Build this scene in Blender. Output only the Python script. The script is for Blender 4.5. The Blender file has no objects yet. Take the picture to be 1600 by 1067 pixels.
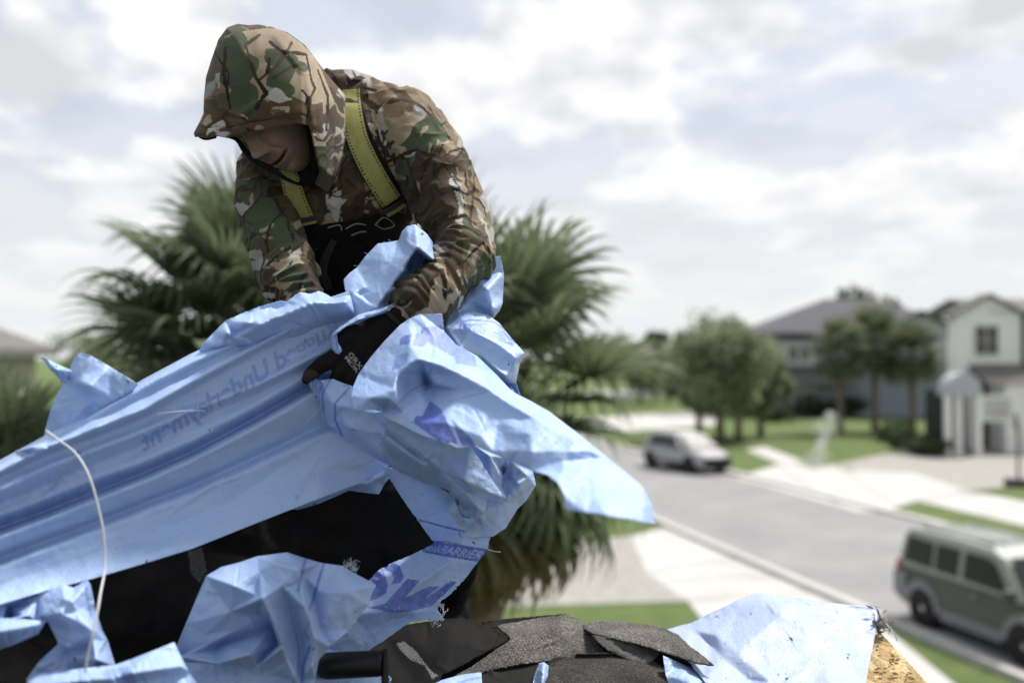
import bpy, math, random
import numpy as np
from mathutils import Vector, Matrix, noise as mnoise
from mathutils.geometry import delaunay_2d_cdt
from mathutils.bvhtree import BVHTree
R = math.radians
scene = bpy.context.scene

# ------------------------------------------------------------------ camera, sky, sun, exposure
F = 1600 * 35 / 36.0
CAM = np.array([0.0, 0.0, 5.2])
PITCH = math.atan((555 - 533.5) / F)
cam_d = bpy.data.cameras.new("camera")
cam = bpy.data.objects.new("camera", cam_d)
scene.collection.objects.link(cam)
cam.location = CAM
cam.rotation_euler = (R(90) + PITCH, 0, 0)
cam_d.lens = 35
cam_d.sensor_width = 36
cam_d.clip_start = 0.05
cam_d.clip_end = 3000
cam_d.dof.use_dof = True
cam_d.dof.focus_distance = 1.88
cam_d.dof.aperture_fstop = 1.75
cam_d.dof.aperture_blades = 0
scene.camera = cam

SUN_EL, SUN_AZ = 58, 50          # azimuth measured from +Y (away from the camera) towards +X
world = bpy.data.worlds.new("World")
scene.world = world
world.use_nodes = True
wn, wl = world.node_tree.nodes, world.node_tree.links
wn.clear()
w_out = wn.new('ShaderNodeOutputWorld')
w_bg = wn.new('ShaderNodeBackground')
w_bg.inputs['Strength'].default_value = 0.1
sky = wn.new('ShaderNodeTexSky')
sky.sky_type = 'NISHITA'
sky.sun_disc = False
sky.sun_elevation = R(SUN_EL)
sky.sun_rotation = R(SUN_AZ)
sky.air_density = 1.0
sky.dust_density = 3.0
tc = wn.new('ShaderNodeTexCoord')
sep = wn.new('ShaderNodeSeparateXYZ')
wl.new(tc.outputs['Generated'], sep.inputs[0])
def wmath(op, a, b=None, clamp=False):
    n = wn.new('ShaderNodeMath'); n.operation = op; n.use_clamp = clamp
    for i, v in enumerate((a, b)):
        if v is None: continue
        if isinstance(v, (int, float)): n.inputs[i].default_value = v
        else: wl.new(v, n.inputs[i])
    return n.outputs[0]
zden = wmath('ADD', wmath('MAXIMUM', sep.outputs['Z'], 0.0), 0.22)
comb = wn.new('ShaderNodeCombineXYZ')
wl.new(wmath('DIVIDE', sep.outputs['X'], zden), comb.inputs[0])
wl.new(wmath('DIVIDE', sep.outputs['Y'], zden), comb.inputs[1])
wmap = wn.new('ShaderNodeMapping')
wmap.inputs['Location'].default_value = (1.3, 0.4, 0)
wmap.inputs['Scale'].default_value = (1.0, 0.8, 1)
wl.new(comb.outputs[0], wmap.inputs[0])
cn = wn.new('ShaderNodeTexNoise'); cn.inputs['Scale'].default_value = 2.3; cn.inputs['Detail'].default_value = 9; cn.inputs['Roughness'].default_value = 0.55; cn.inputs['Distortion'].default_value = 0.1
wl.new(wmap.outputs[0], cn.inputs['Vector'])
cr = wn.new('ShaderNodeValToRGB')
cr.color_ramp.elements[0].position = 0.47; cr.color_ramp.elements[0].color = (0.3, 0.3, 0.3, 1)
cr.color_ramp.elements[1].position = 0.53; cr.color_ramp.elements[1].color = (1, 1, 1, 1)
wl.new(cn.outputs['Fac'], cr.inputs[0])
cn2 = wn.new('ShaderNodeTexNoise'); cn2.inputs['Scale'].default_value = 4.0; cn2.inputs['Detail'].default_value = 6; cn2.inputs['Roughness'].default_value = 0.5
wl.new(wmap.outputs[0], cn2.inputs['Vector'])
cr2 = wn.new('ShaderNodeValToRGB')          # cloud brightness: grey bellies to white tops
cr2.color_ramp.elements[0].position = 0.38; cr2.color_ramp.elements[0].color = (0.66, 0.67, 0.70, 1)
cr2.color_ramp.elements[1].position = 0.54; cr2.color_ramp.elements[1].color = (0.93, 0.93, 0.935, 1)
wl.new(cn2.outputs['Fac'], cr2.inputs[0])
csc = wn.new('ShaderNodeVectorMath'); csc.operation = 'SCALE'; csc.inputs['Scale'].default_value = 8.1
wl.new(cr2.outputs['Color'], csc.inputs[0])
# thin high cloud over the blue
thin = wn.new('ShaderNodeMix'); thin.data_type = 'RGBA'; thin.inputs[0].default_value = 0.66
wl.new(sky.outputs[0], thin.inputs[6]); thin.inputs[7].default_value = (5.3, 5.7, 6.6, 1)
wmix = wn.new('ShaderNodeMix'); wmix.data_type = 'RGBA'
wl.new(cr.outputs['Color'], wmix.inputs[0]); wl.new(thin.outputs[2], wmix.inputs[6]); wl.new(csc.outputs[0], wmix.inputs[7])
# white band of cloud above the horizon
hz = wn.new('ShaderNodeMapRange'); hz.inputs['From Min'].default_value = 0.22; hz.inputs['From Max'].default_value = 0.04; hz.inputs['To Min'].default_value = 0; hz.inputs['To Max'].default_value = 0.85
wl.new(sep.outputs['Z'], hz.inputs[0])
hmix = wn.new('ShaderNodeMix'); hmix.data_type = 'RGBA'; hmix.inputs[7].default_value = (6.6, 6.65, 6.7, 1)
wl.new(hz.outputs[0], hmix.inputs[0]); wl.new(wmix.outputs[2], hmix.inputs[6])
# sky dimmed behind the camera, added to keep camera-facing sides darker
dk = wn.new('ShaderNodeMapRange'); dk.inputs['From Min'].default_value = 0.25; dk.inputs['From Max'].default_value = -0.45; dk.inputs['To Min'].default_value = 1.0; dk.inputs['To Max'].default_value = 0.80
wl.new(sep.outputs['Y'], dk.inputs[0])
dsc = wn.new('ShaderNodeVectorMath'); dsc.operation = 'SCALE'
wl.new(hmix.outputs[2], dsc.inputs[0]); wl.new(dk.outputs[0], dsc.inputs['Scale'])
wl.new(dsc.outputs[0], w_bg.inputs['Color'])
wl.new(w_bg.outputs[0], w_out.inputs[0])

sun_d = bpy.data.lights.new("sun", 'SUN')
sun_d.energy = 4.2
sun_d.angle = R(10)
sun_d.color = (1.0, 0.96, 0.9)
sun = bpy.data.objects.new("sun", sun_d)
scene.collection.objects.link(sun)
sd = Vector((math.sin(R(SUN_AZ)) * math.cos(R(SUN_EL)), math.cos(R(SUN_AZ)) * math.cos(R(SUN_EL)), math.sin(R(SUN_EL))))
sun.rotation_euler = (-sd).to_track_quat('-Z', 'Y').to_euler()

scene.view_settings.view_transform = 'Standard'
scene.view_settings.look = 'None'
scene.view_settings.exposure = 0.45
scene.view_settings.gamma = 1.0
scene.render.engine = 'CYCLES'
scene.cycles.use_denoising = True
scene.cycles.max_bounces = 6
scene.cycles.diffuse_bounces = 3
scene.cycles.transparent_max_bounces = 8
scene.cycles.caustics_reflective = False
scene.cycles.caustics_refractive = False

# ------------------------------------------------------------------ helpers
def P(x, y, d):
    """point at world depth Y=d that a place (x, y) of the 1600x1067 frame looks at; arrays allowed"""
    x = np.asarray(x, float); y = np.asarray(y, float); d = np.asarray(d, float)
    u = (x - 800) / F; v = (533.5 - y) / F
    cy, sy = math.cos(PITCH), math.sin(PITCH)
    ry = cy - v * sy; rz = sy + v * cy
    t = d / ry
    return np.stack(np.broadcast_arrays(u * t, d + 0 * t, CAM[2] + rz * t), -1)
def G(x, y, z=0.0):
    """ground point seen at (x, y)"""
    u = (x - 800) / F; v = (533.5 - y) / F
    cy, sy = math.cos(PITCH), math.sin(PITCH)
    ry = cy - v * sy; rz = sy + v * cy
    t = (z - CAM[2]) / rz
    return (u * t, ry * t, z)

def mesh_obj(name, verts, faces, mat=None, parent=None, smooth=True, attrs=None):
    me = bpy.data.meshes.new(name)
    verts = np.asarray(verts, dtype=np.float64)
    if isinstance(faces, np.ndarray):
        n, k = faces.shape
        me.vertices.add(len(verts)); me.vertices.foreach_set('co', verts.astype(np.float32).ravel())
        me.loops.add(n * k); me.loops.foreach_set('vertex_index', faces.astype(np.int32).ravel())
        me.polygons.add(n)
        me.polygons.foreach_set('loop_start', np.arange(0, n * k, k, dtype=np.int32))
        me.polygons.foreach_set('loop_total', np.full(n, k, dtype=np.int32))
        me.update(calc_edges=True)
    else:
        me.from_pydata([tuple(v) for v in verts], [], [tuple(f) for f in faces])
        me.update()
    if smooth:
        me.polygons.foreach_set('use_smooth', np.ones(len(me.polygons), dtype=bool))
    if attrs:
        for k, a in attrs.items():
            a = np.asarray(a)
            if a.ndim == 1:
                at = me.attributes.new(k, 'FLOAT', 'POINT'); at.data.foreach_set('value', a.astype(np.float32))
            elif a.shape[1] == 3:
                at = me.attributes.new(k, 'FLOAT_VECTOR', 'POINT'); at.data.foreach_set('vector', a.astype(np.float32).ravel())
    o = bpy.data.objects.new(name, me)
    scene.collection.objects.link(o)
    if mat: me.materials.append(mat)
    if parent: o.parent = parent
    return o

def tag(o, label=None, cat=None, group=None, kind=None):
    if label: o['label'] = label
    if cat: o['category'] = cat
    if group: o['group'] = group
    if kind: o['kind'] = kind
    return o
def empty(name, label, cat, group=None, loc=(0, 0, 0)):
    o = bpy.data.objects.new(name, None); o.empty_display_size = 0.2
    scene.collection.objects.link(o); o.location = loc
    return tag(o, label, cat, group)
def relink(o, parent):
    """parent a world-space mesh to an empty that stands somewhere else"""
    o.parent = parent
    o.matrix_parent_inverse = Matrix.Translation(parent.location).inverted()
    return o

class MB:
    """collects boxes / prisms / tubes into one mesh"""
    def __init__(s): s.v = []; s.f = []
    def add(s, vs, fs):
        b = len(s.v); s.v += [tuple(v) for v in vs]; s.f += [tuple(i + b for i in f) for f in fs]
    def box(s, x0, x1, y0, y1, z0, z1):
        s.add([(x0,y0,z0),(x1,y0,z0),(x1,y1,z0),(x0,y1,z0),(x0,y0,z1),(x1,y0,z1),(x1,y1,z1),(x0,y1,z1)],
              [(0,3,2,1),(4,5,6,7),(0,1,5,4),(1,2,6,5),(2,3,7,6),(3,0,4,7)])
    def prism(s, poly, ax, a, b):
        """poly: list of 2D points; ax: axis of extrusion"""
        def mk(p, t): return {'x': (t, p[0], p[1]), 'y': (p[0], t, p[1]), 'z': (p[0], p[1], t)}[ax]
        n = len(poly)
        s.add([mk(p, a) for p in poly] + [mk(p, b) for p in poly],
              [tuple(range(n))[::-1], tuple(range(n, 2*n))] + [(i, (i+1) % n, (i+1) % n + n, i + n) for i in range(n)])
    def tube(s, pts, rad, n=8, cap=True):
        pts = [Vector(p) for p in pts]
        if not hasattr(rad, '__len__'): rad = [rad] * len(pts)
        up = None; b = len(s.v); m = len(pts)
        for i, p in enumerate(pts):
            t = (pts[min(i+1, m-1)] - pts[max(i-1, 0)]).normalized()
            if up is None:
                up = t.orthogonal().normalized()
            up = (up - t * up.dot(t)).normalized(); w = t.cross(up)
            for k in range(n):
                a = 2 * math.pi * k / n
                s.v.append(tuple(p + (up * math.cos(a) + w * math.sin(a)) * rad[i]))
        for i in range(m - 1):
            for k in range(n):
                s.f.append((b+i*n+k, b+i*n+(k+1) % n, b+(i+1)*n+(k+1) % n, b+(i+1)*n+k))
        if cap:
            s.f.append(tuple(b + k for k in range(n))[::-1]); s.f.append(tuple(b + (m-1)*n + k for k in range(n)))
    def build(s, name, mat, parent=None, smooth=False, bevel=0, world=False):
        o = mesh_obj(name, s.v, s.f, mat, None, smooth)
        if parent:
            if world: relink(o, parent)
            else: o.parent = parent
        if bevel:
            m = o.modifiers.new('bevel', 'BEVEL'); m.width = bevel; m.segments = 2; m.limit_method = 'ANGLE'
        return o

def mat(name, col, rough=0.7, spec=0.5, metal=0.0, noise=None, bump=None, coat=0.0, sheen=0.0, transl=None, emit=None):
    """noise=(scale, colour2, lo, hi[, detail]); bump=(scale, strength, distance)"""
    m = bpy.data.materials.new(name); m.use_nodes = True
    nt = m.node_tree; b = nt.nodes['Principled BSDF']
    b.inputs['Base Color'].default_value = (*col, 1); b.inputs['Roughness'].default_value = rough
    b.inputs['Specular IOR Level'].default_value = spec; b.inputs['Metallic'].default_value = metal
    b.inputs['Coat Weight'].default_value = coat; b.inputs['Sheen Weight'].default_value = sheen
    tcn = nt.nodes.new('ShaderNodeTexCoord')
    if noise:
        n = nt.nodes.new('ShaderNodeTexNoise'); n.inputs['Scale'].default_value = noise[0]
        n.inputs['Detail'].default_value = noise[4] if len(noise) > 4 else 5
        nt.links.new(tcn.outputs['Object'], n.inputs['Vector'])
        r = nt.nodes.new('ShaderNodeMapRange'); r.inputs['From Min'].default_value = noise[2]; r.inputs['From Max'].default_value = noise[3]
        nt.links.new(n.outputs['Fac'], r.inputs[0])
        x = nt.nodes.new('ShaderNodeMix'); x.data_type = 'RGBA'
        x.inputs[6].default_value = (*col, 1); x.inputs[7].default_value = (*noise[1], 1)
        nt.links.new(r.outputs[0], x.inputs[0]); nt.links.new(x.outputs[2], b.inputs['Base Color'])
    if bump:
        n = nt.nodes.new('ShaderNodeTexNoise'); n.inputs['Scale'].default_value = bump[0]; n.inputs['Detail'].default_value = 4
        nt.links.new(tcn.outputs['Object'], n.inputs['Vector'])
        bp = nt.nodes.new('ShaderNodeBump'); bp.inputs['Strength'].default_value = bump[1]; bp.inputs['Distance'].default_value = bump[2]
        nt.links.new(n.outputs['Fac'], bp.inputs['Height']); nt.links.new(bp.outputs[0], b.inputs['Normal'])
    if transl:
        t = nt.nodes.new('ShaderNodeBsdfTranslucent'); t.inputs['Color'].default_value = (*transl[1], 1)
        ms = nt.nodes.new('ShaderNodeMixShader'); ms.inputs[0].default_value = transl[0]
        nt.links.new(b.outputs[0], ms.inputs[1]); nt.links.new(t.outputs[0], ms.inputs[2])
        nt.links.new(ms.outputs[0], nt.nodes['Material Output'].inputs[0])
    return m
# ------------------------------------------------------------------ ground, street, pavements
rng = np.random.default_rng(7); random.seed(7)
M_grass = mat('lawn_grass', (0.085, 0.13, 0.042), 0.9, 0.2, noise=(0.9, (0.13, 0.17, 0.06), 0.35, 0.65, 8), bump=(40, 0.8, 0.05))
M_road = mat('street_asphalt', (0.215, 0.215, 0.22), 0.85, 0.3, noise=(0.5, (0.27, 0.27, 0.27), 0.35, 0.7, 10), bump=(60, 0.3, 0.01))
M_conc = mat('pale_concrete', (0.40, 0.395, 0.38), 0.85, 0.3, noise=(0.6, (0.48, 0.47, 0.455), 0.3, 0.7, 9), bump=(50, 0.2, 0.01))
M_paver = mat('beige_pavers', (0.26, 0.245, 0.225), 0.85, 0.3, noise=(3, (0.33, 0.315, 0.29), 0.35, 0.65, 8))
def sheet_poly(name, pts, z, m, flat=True):
    vs = [G(x, y) if flat else (x, y, 0) for x, y in pts]
    o = mesh_obj(name, [(v[0], v[1], z) for v in vs], [tuple(range(len(vs)))], m, smooth=False)
    return tag(o, kind='structure')
gr = mesh_obj('ground', [(-900,-60,0),(900,-60,0),(900,1500,0),(-900,1500,0)], [(0,1,2,3)], M_grass, smooth=False); tag(gr, kind='structure')
def near_x(Y): return 7.62 + (19.1 - Y) * 0.2415
Ys = [-40, 10, 20, 30, 42, 60, 90, 140]
bend = lambda Y: -0.002 * max(0, Y - 40) ** 2
road_l = [(near_x(Y) + bend(Y), Y) for Y in Ys]; road_r = [(near_x(Y) + 8.0 + bend(Y), Y) for Y in Ys]
sheet_poly('street', road_l + road_r[::-1], 0.004, M_road, False)
kb = MB()
for side, pts in ((-1, road_l), (1, road_r)):
    for (xa, ya), (xb, yb) in zip(pts, pts[1:]):
        w = 0.35 * side
        kb.add([(xa,ya,0.0),(xb,yb,0.0),(xb+w,yb,0.0),(xa+w,ya,0.0),(xa,ya,0.09),(xb,yb,0.09),(xb+w,yb,0.12),(xa+w,ya,0.12)],
               [(0,3,2,1),(4,5,6,7),(0,1,5,4),(1,2,6,5),(2,3,7,6),(3,0,4,7)])
tag(kb.build('kerb', M_conc), kind='structure')
sheet_poly('pavement', [(985,838),(1046,822),(1335,942),(1700,1240),(1330,1240),(1130,1010),(1075,940),(1010,895)], 0.012, M_conc)
sheet_poly('driveway_pavers', [(300,868),(560,862),(984,838),(1010,895),(1074,939),(560,955),(200,965)], 0.008, M_paver)
sheet_poly('far_apron', [(1150,746),(1215,726),(1300,727),(1330,737),(1500,768),(1432,783),(1388,797),(1340,800)], 0.012, M_conc)
sheet_poly('far_sidewalk', [(1330,735),(1420,737),(1510,766),(1750,812),(1750,858),(1430,782)], 0.016, M_conc)
sheet_poly('far_driveway', [(1300,727),(1400,705),(1480,700),(1750,700),(1750,745),(1500,768),(1440,757)], 0.008, M_paver)
sheet_poly('distant_sidewalk', [(860,657),(1000,648),(1118,641),(1118,664),(1000,672),(860,684)], 0.012, M_conc)
sheet_poly('distant_road', [(860,612),(1160,606),(1160,616),(860,624)], 0.012, M_road)
sheet_poly('garden_path', [(1165,703),(1195,698),(1260,722),(1225,727)], 0.012, M_conc)

jm = MB()
for (xa_, ya_), (xb_, yb_) in (((1010, 895), (1200, 866)), ((1046, 905), (1262, 900)), ((1100, 975), (1330, 942)), ((1075, 940), (1300, 921)), ((1215, 727), (1310, 790)), ((1300, 730), (1400, 790)), ((1420, 737), (1330, 745)), ((1510, 766), (1440, 782)), ((1600, 786), (1530, 808))):
    a_, b_ = np.array(G(xa_, ya_)), np.array(G(xb_, yb_)); d_ = (b_-a_)/np.linalg.norm(b_-a_); n__ = np.array([-d_[1], d_[0], 0])*.02
    z_ = np.array([0, 0, .020]); jm.add([a_-n__+z_, b_-n__+z_, b_+n__+z_, a_+n__+z_], [(0, 1, 2, 3)])
tag(jm.build('pavement_joints', mat('joint_dirt', (.16, .155, .145), .9)), kind='structure')

# ------------------------------------------------------------------ foliage tools
def leaf_cloud(center, radii, n, size, rs, clumps=14, squash=0.75):
    """n leaf quads in irregular clumps within an ellipsoid"""
    c = np.array(center); rad = np.array(radii)
    cl = rs.normal(size=(clumps, 3)); cl /= np.linalg.norm(cl, axis=1)[:, None]; cl *= rs.uniform(0.35, 0.85, (clumps, 1))
    cr_ = rs.uniform(0.28, 0.5, clumps)
    k = rs.integers(0, clumps, n)
    d = rs.normal(size=(n, 3)); d /= np.linalg.norm(d, axis=1)[:, None]
    p = cl[k] + d * (cr_[k] * rs.uniform(0.55, 1.05, n))[:, None]
    p = c + p * rad
    a = rs.normal(size=(n, 3)); a /= np.linalg.norm(a, axis=1)[:, None]
    b = np.cross(a, rs.normal(size=(n, 3))); b /= np.linalg.norm(b, axis=1)[:, None]
    s = size * rs.uniform(0.6, 1.3, n)[:, None]
    v = np.stack([p - a*s, p - b*s*squash*0.6, p + a*s, p + b*s*squash*0.6], 1).reshape(-1, 3)
    return v, np.arange(4*n).reshape(n, 4)
def leaf_mat(name, c1, c2, scale=1.5):
    return mat(name, c1, 0.6, 0.35, noise=(scale, c2, 0.3, 0.7, 4), transl=(0.25, tuple(1.6*x for x in c2)))
M_leaf_a = leaf_mat('tree_leaves', (0.13, 0.16, 0.085), (0.27, 0.30, 0.19), 0.8)
M_leaf_b = leaf_mat('dark_leaves', (0.03, 0.05, 0.02), (0.07, 0.095, 0.04), 0.8)
M_bark = mat('bark', (0.13, 0.105, 0.085), 0.9, 0.2, noise=(8, (0.2, 0.17, 0.14), 0.3, 0.7))
def leafy_tree(name, label, cat, x, y, h, rad, rs, group=None, m=M_leaf_a, trunks=1, n=3500, size=0.22, zc=0.62, crz=0.42):
    root = empty(name, label, cat, group, (x, y, 0))
    tb = MB()
    for t in range(trunks):
        dx, dy = (rs.uniform(-.6, .6), rs.uniform(-.4, .4)) if trunks > 1 else (0, 0)
        top = (dx*1.6 + rs.uniform(-.3, .3), dy, h*zc)
        tb.tube([(dx, dy, -0.1), (dx*1.1, dy, h*0.2), (dx*1.3 + rs.uniform(-.15, .15), dy, h*0.42), top], [0.045*h**0.8+0.05, 0.04*h**0.8+.02, 0.03*h**0.8+.02, 0.03], 8)
        for b in range(5):
            a = rs.uniform(0, 6.28); r = rad*rs.uniform(.4, .75)
            tb.tube([(dx*1.25, dy, h*rs.uniform(.33, .5)), (dx+math.cos(a)*r*.5, dy+math.sin(a)*r*.5, h*.58), (dx+math.cos(a)*r, dy+math.sin(a)*r, h*rs.uniform(.62, .85))], [0.05*h**.5, .03*h**.5, 0.015], 5)
    tb.build('trunk', M_bark, root, smooth=True)
    v, f = leaf_cloud((0, 0, h*zc), (rad, rad*0.9, h*crz), n, size, rs, 22)
    mesh_obj('crown', v, f, m, root, smooth=False)
    return root

# fan palm frond: petiole along +X then a blade of drooping folded segments
def frond_mesh(seed, L=0.95, pet=0.9, nseg=30, droop=1.0, wid=0.033):
    rs = np.random.default_rng(seed); V = []; Fc = []
    pp = [(0, 0, 0), (pet*.5, 0, 0.05), (pet, 0, 0.0)]
    mb = MB(); mb.tube(pp, [0.02, 0.014, 0.01], 5); V += mb.v; Fc += mb.f
    for k in range(nseg):
        a = R(-128 + 256 * k / (nseg-1)) + rs.normal() * 0.03
        l = L * (0.72 + 0.28*math.cos(a*0.6)) * rs.uniform(0.88, 1.08)
        ns = 7; base = len(V)
        d0 = np.array([math.cos(a), math.sin(a), 0.18*math.cos(a) + 0.35*abs(math.sin(a))]); d0 /= np.linalg.norm(d0)
        side = np.array([-math.sin(a), math.cos(a), 0])
        side += np.array([0, 0, rs.normal()*0.35])
        p = np.array([pet, 0, 0.0]) + np.array([0.12*math.cos(a*0.5), 0, 0.0]); dirv = d0.copy()
        for i in range(ns + 1):
            t = i / ns
            w = wid * (0.35 + 1.4*t if t < 0.35 else 0.84*(1 - (t-.35)/.68)) * 1.15
            V.append(tuple(p - side*w)); V.append(tuple(p + np.array([0, 0, -w*0.55]))); V.append(tuple(p + side*w))
            dirv = dirv + np.array([0, 0, -0.95*droop*(t**2)*rs.uniform(0.7, 1.3)]); dirv /= np.linalg.norm(dirv)
            p = p + dirv * l / ns
        for i in range(ns):
            a0 = base + i*3
            Fc.append((a0, a0+1, a0+4, a0+3)); Fc.append((a0+1, a0+2, a0+5, a0+4))
    me = bpy.data.meshes.new('frond'); me.from_pydata(V, [], Fc); me.update()
    return me
M_frond = leaf_mat('palm_frond', (0.045, 0.07, 0.03), (0.15, 0.185, 0.105), 2.2)
M_frond_old = leaf_mat('palm_frond_old', (0.10, 0.095, 0.045), (0.16, 0.14, 0.07), 2)
M_ptrunk = mat('palm_trunk', (0.16, 0.135, 0.11), 0.9, 0.2, noise=(6, (0.25, 0.22, 0.18), 0.3, 0.7), bump=(12, 0.8, 0.05))
FM = [frond_mesh(1, droop=.8), frond_mesh(2, droop=1.6), frond_mesh(3, droop=0.4), frond_mesh(4, L=0.85, droop=2.4)]
for m_ in FM[:3]: m_.materials.append(M_frond)
FM[3].materials.append(M_frond_old)
M_frond_far = leaf_mat('far_palm_frond', (0.09, 0.115, 0.06), (0.19, 0.21, 0.13), .5)
FMb = [frond_mesh(11, nseg=20, wid=0.05), frond_mesh(12, nseg=20, wid=0.05, droop=2.0)]
for m_ in FMb: m_.materials.append(M_frond_far)
def fan_palm(name, label, cat, x, y, zc, rs, n_up, n_low, scale=1.0, group=None, meshes=None, min_el=-75, trunk_r=0.17, zbase=0):
    root = empty(name, label, cat, group, (x, y, zbase))
    tb = MB(); H = zc - zbase
    tb.tube([(0, 0, -0.2), (0.02, 0, H*0.3), (0, 0.02, H*0.7), (0, 0, H)], [trunk_r*1.25, trunk_r, trunk_r*1.05, trunk_r*0.8], 12)
    tb.build('trunk', M_ptrunk, root, smooth=True)
    N = n_up + n_low
    for i in range(N):
        if i < n_up: el = R(82 - 104 * (i / n_up) ** 0.85) + rs.normal() * 0.12
        else: el = R(-18 + (min_el + 18) * ((i - n_up) / max(1, n_low))) + rs.normal() * 0.1
        az = i * 2.39996 + rs.normal() * 0.2
        low = i >= n_up
        me = (FM[rs.integers(0, 3)] if not low else (FM[3] if i > n_up + n_low * 0.5 else FM[1])) if meshes is None else meshes[int(low)]
        o = bpy.data.objects.new('frond', me); scene.collection.objects.link(o); o.parent = root
        o.location = (0, 0, H - (0.25 if low else 0.0) * scale + (0.1 * math.sin(el)) * scale)
        o.rotation_euler = Matrix.Rotation(az, 3, 'Z').to_4x4().to_euler()
        o.matrix_local = Matrix.Translation(o.location) @ Matrix.Rotation(az, 4, 'Z') @ Matrix.Rotation(-el, 4, 'Y') @ Matrix.Rotation(rs.normal()*0.35, 4, 'X') @ Matrix.Scale(scale * rs.uniform(0.85, 1.1), 4)
    return root
rs = np.random.default_rng(21)
for px_, py_, d_, sc_, a_, b_, lab in ((395, 525, 6.4, .61, 62, 34, 'fan palm seen left of the man, its crown behind his right arm'), (745, 615, 6.9, .74, 36, 54, 'fan palm seen right of the man, with old drooping fronds')):
    pc = P(px_, py_, d_)
    fan_palm('palm_tree', lab, 'palm tree', pc[0], pc[1], pc[2], rs, a_, b_, sc_, 'big palms right behind the man')
# low shrub at the left edge, under the palm
pc = P(0, 800, 6.2)
fan_palm('palm_tree', 'low olive green fan palm at the left edge below the grey roofed house', 'palm tree', pc[0], pc[1], pc[2], rs, 40, 20, .46, 'big palms right behind the man')

# palms and trees across the street
rs = np.random.default_rng(33)
for px, py, Y, sc, lab in ((1312, 545, 66, 1.25, 'leftmost fan palm of the clump before the grey blue house'),
                           (1366, 532, 68, 1.45, 'tallest fan palm, middle of the clump before the grey blue house'),
                           (1425, 550, 66, 1.3, 'rightmost fan palm of the clump, nearest the white house')):
    pc = P(px, py, Y); g0 = 0
    fan_palm('palm_tree', lab, 'palm tree', pc[0], pc[1], pc[2], rs, 34, 20, sc, 'palms in the yard across the street', FMb, -60, 0.22)
for i, (px, Y, h, rad, tr, lab) in enumerate(((1092, 64, 6.6, 2.5, 1, 'left one of the broad dark trees behind the silver hatchback'),
                                   (1138, 60, 7.2, 3.1, 3, 'middle broad tree with several trunks behind the silver hatchback'),
                                   (1188, 64, 6.4, 2.3, 1, 'right one of the broad trees, overlapping the grey blue house'))):
    X = (px - 800) / F * Y
    leafy_tree('tree', lab, 'tree', X, Y, h, rad, np.random.default_rng(50+i), 'trees behind the silver hatchback', n=8000, size=0.24, trunks=tr, zc=0.62, crz=0.40)
leafy_tree('tree', 'small bare topped tree rising above the left of the broad trees', 'tree', (1100-800)/F*90, 90, 9.2, 1.9, np.random.default_rng(60), n=900, size=0.25, zc=0.75, crz=0.3)
leafy_tree('tree', 'dark tree top showing above the grey roof ridge', 'tree', (1348-800)/F*115, 115, 12.6, 4.2, np.random.default_rng(61), m=M_leaf_b, n=2500, size=0.4, zc=0.72, crz=0.3)
leafy_tree('tree', 'distant round topped tree in the gap right of the big palm', 'tree', (1024-800)/F*120, 120, 8.6, 1.7, np.random.default_rng(62), m=M_leaf_b, n=900, size=0.25, zc=0.84, crz=0.14)
for i, (px, Y, h, rad, lab) in enumerate(((1000, 105, 5.0, 3.0, 'low pale green distant tree beside the big palm'), (1045, 110, 5.6, 2.6, 'distant tree left of the broad trees'), (960, 120, 8, 4, 'far tree hidden mostly by the big palm'),
                                   (150, 95, 8.0, 5, 'far tree glimpsed left through the palm fronds'), (300, 110, 8.5, 6, 'far tree behind the left palm fronds'), (-60, 90, 8, 5, 'far tree at the left edge beyond the grey roof'))):
    leafy_tree('tree', lab, 'tree', (px-800)/F*Y, Y, h, rad, np.random.default_rng(70+i), n=1500, size=0.35)
# hedge and shrubs in the far yard
for i, (px, py, w, h, lab) in enumerate(((1262, 652, 3.0, 1.6, 'clipped dark hedge below the grey blue wall, left part'), (1318, 652, 3.0, 1.6, 'clipped dark hedge below the grey blue wall, right part'),
                              (1420, 706, 1.6, 1.3, 'rounded dark shrub left of the arched porch'), (1448, 712, 1.3, 1.0, 'low shrub nearest the arched porch'), (1398, 690, 1.4, 1.2, 'shrub at the foot of the rightmost palm'),
                              (1215, 660, 1.6, 1.1, 'small shrub at the left corner of the grey blue house'))):
    g = G(px, py); v, f = leaf_cloud((0, 0, h*.5), (w, 0.9, h*.62), 1300, 0.13, np.random.default_rng(90+i))
    o = mesh_obj('shrub', v, f, M_leaf_b, smooth=False); o.location = (g[0], g[1], 0); tag(o, lab, 'shrub', 'shrubs in the far yards')

# ------------------------------------------------------------------ houses
M_roof_dark = mat('dark_roof', (0.085, 0.085, 0.095), 0.9, 0.2, noise=(3, (0.12, 0.12, 0.13), 0.3, 0.7, 8))
M_roof_gray = mat('grey_roof', (0.13, 0.125, 0.12), 0.9, 0.2, noise=(3, (0.18, 0.172, 0.16), 0.3, 0.7, 8))
M_wall_blue = mat('grey_blue_siding', (0.25, 0.28, 0.355), 0.8, 0.3)
M_wall_light = mat('light_siding', (0.42, 0.45, 0.50), 0.8, 0.3)
M_white = mat('white_paint', (0.82, 0.82, 0.81), 0.6, 0.4)
M_trim = mat('dark_trim', (0.05, 0.05, 0.055), 0.6, 0.4)
M_glass = mat('window_glass', (0.02, 0.025, 0.03), 0.08, 0.8)
M_beige = mat('beige_wall', (0.40, 0.38, 0.34), 0.8, 0.3)
M_shade = mat('porch_shade', (0.03, 0.03, 0.035), 0.8, 0.3)  # near-black colour standing in for the shade inside the porch
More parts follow.
